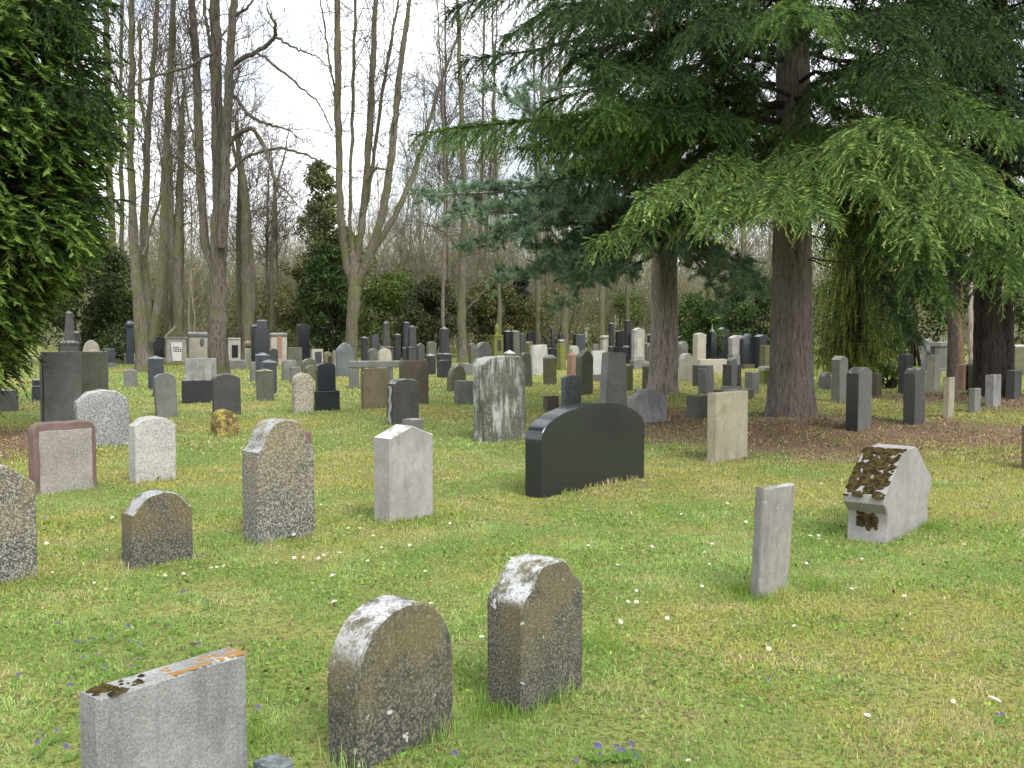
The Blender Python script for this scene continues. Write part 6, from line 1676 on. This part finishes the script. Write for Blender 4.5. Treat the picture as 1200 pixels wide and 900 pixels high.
def path_and_house():
    # a worn gravel path behind the left rows
    m, nt, out = new_mat('path_gravel'); b = NB(nt)
    tc = b.n('ShaderNodeTexCoord'); v = tc.outputs['Object']
    col = b.mix(b.ramp(b.noise(v, 6, 5, .7), .35, .65), (.2, .17, .12), (.13, .11, .07))
    p = b.n('ShaderNodeBsdfPrincipled'); b.l(col, p.inputs['Base Color']); p.inputs['Roughness'].default_value = 1
    b.l(p.outputs[0], out.inputs['Surface'])
    xs = np.linspace(-26, 30, 90); y0 = 46.5 + .5 * np.sin(xs * .2); V = []; Fc = []
    for x, y in zip(xs, y0):
        for k in range(5): yy = y + k * .45; V.append((x, yy, float(gz(x, yy)) + .012))
    for i in range(len(xs) - 1):
        for k in range(4): a = i * 5 + k; Fc.append((a, a + 5, a + 6, a + 1))
    # the wooded bank that closes the far side
    xs = np.linspace(-220, 220, 120); V2 = []; F2 = []
    for x in xs:
        for k, (yy, zz) in enumerate(((112, -.5), (118, 2.2), (126, 4.2), (140, 5.2), (175, 6), (230, 4))): V2.append((x, yy + 3 * math.sin(x * .05), zz * (.8 + .4 * float(fbm(x * .03, 2.0, 3, 3)))))
    for i in range(len(xs) - 1):
        for k in range(5): a = i * 6 + k; F2.append((a, a + 6, a + 7, a + 1))
    mh, nth, outh = new_mat('wooded_bank'); bh = NB(nth); tch = bh.n('ShaderNodeTexCoord')
    ph = bh.n('ShaderNodeBsdfPrincipled'); ph.inputs['Roughness'].default_value = 1
    bh.l(bh.mix(bh.ramp(bh.noise(bh.mapping(tch.outputs['Object'], (1, 1, .4)), 1.2, 6, .7), .35, .65), (.1, .09, .05), (.17, .15, .09)), ph.inputs['Base Color']); bh.l(ph.outputs[0], outh.inputs['Surface'])
    ob = link('hills', np_mesh('hills', np.array(V2), np.array(F2), None, True), mh); tag(ob, kind='structure')
    o = link('path', np_mesh('path', np.array(V), np.array(Fc)), m); tag(o, kind='structure')
    p = at(748, 392, 92); root = tag(empty('house', (p.x, 92, 0), (0, 0, R(-8))), 'small white house glimpsed far off behind the twigs', 'house')
    link('wall', frustum_mesh('wall', [(2.6, 2.2, -.2), (2.6, 2.2, 2.9)], 0), M['paint_white'], root)
    o = link('roof', slab_mesh('roof', [(-2.9, 0), (2.9, 0), (0, 1.7)], 4.8, .6, .02, 0), M['brown'], root); o.location = (0, 0, 2.902)
    for xx in (-1.4, 1.0):
        o = link('window', slab_mesh('window', [(-.45, 0), (.45, 0), (.45, 1.1), (-.45, 1.1)], .06, .4, .01, 0), M['blue_dark'], root); o.location = (xx, -2.22, 1.0)

# ================================================================== light
def light():
    w = bpy.data.worlds.new('World'); SC.world = w; w.use_nodes = True
    nt = w.node_tree; nt.nodes.clear(); b = NB(nt)
    sky = b.n('ShaderNodeTexSky', sky_type='NISHITA'); sky.sun_disc = False
    EL, AZ = 48, 150
    sky.sun_elevation = R(EL); sky.sun_rotation = R(AZ); sky.air_density = 1.0; sky.dust_density = 2.0
    tc = b.n('ShaderNodeTexCoord'); v = tc.outputs['Generated']
    cl = b.noise(b.mapping(v, (1.5, 1.5, 3.2)), 1.7, 6, .6)
    col = b.mix(b.ramp(cl, .38, .54, .28, .97), sky.outputs[0], (9.4, 9.5, 9.8))
    bg = b.n('ShaderNodeBackground'); bg.inputs['Strength'].default_value = .1
    b.l(col, bg.inputs['Color'])
    out = b.n('ShaderNodeOutputWorld'); b.l(bg.outputs[0], out.inputs['Surface'])
    sd = bpy.data.lights.new('sun', 'SUN'); sd.energy = 1.3; sd.angle = R(22); sd.color = (1, .96, .9)
    s = bpy.data.objects.new('sun', sd); COL.objects.link(s)
    # sun_rotation is clockwise from +Y seen from above
    d = Vector((math.sin(R(AZ)) * math.cos(R(EL)), math.cos(R(AZ)) * math.cos(R(EL)), math.sin(R(EL))))
    s.rotation_euler = d.to_track_quat('Z', 'Y').to_euler()
    vs = SC.view_settings; vs.view_transform = 'Standard'; vs.look = 'None'; vs.gamma = 1; vs.use_curve_mapping = False
    vs.exposure = EXPOSURE
    SC.render.engine = 'CYCLES'
    c = SC.cycles; c.max_bounces = 6; c.diffuse_bounces = 3; c.glossy_bounces = 2; c.transmission_bounces = 3; c.transparent_max_bounces = 4
    c.caustics_reflective = False; c.caustics_refractive = False; c.sample_clamp_indirect = 6
    c.use_denoising = True
    try: c.denoiser = 'OPENIMAGEDENOISE'
    except Exception: pass
    SC.render.film_transparent = False

EXPOSURE = 1.22
import time as _t
for fn in (ground, path_and_house, big_fir, dark_conifer, pine, bare_trees, woods, background, weeping, right_trunks, turf, flowers, light):
    t0 = _t.time(); fn(); print('BUILT', fn.__name__, round(_t.time() - t0, 1))
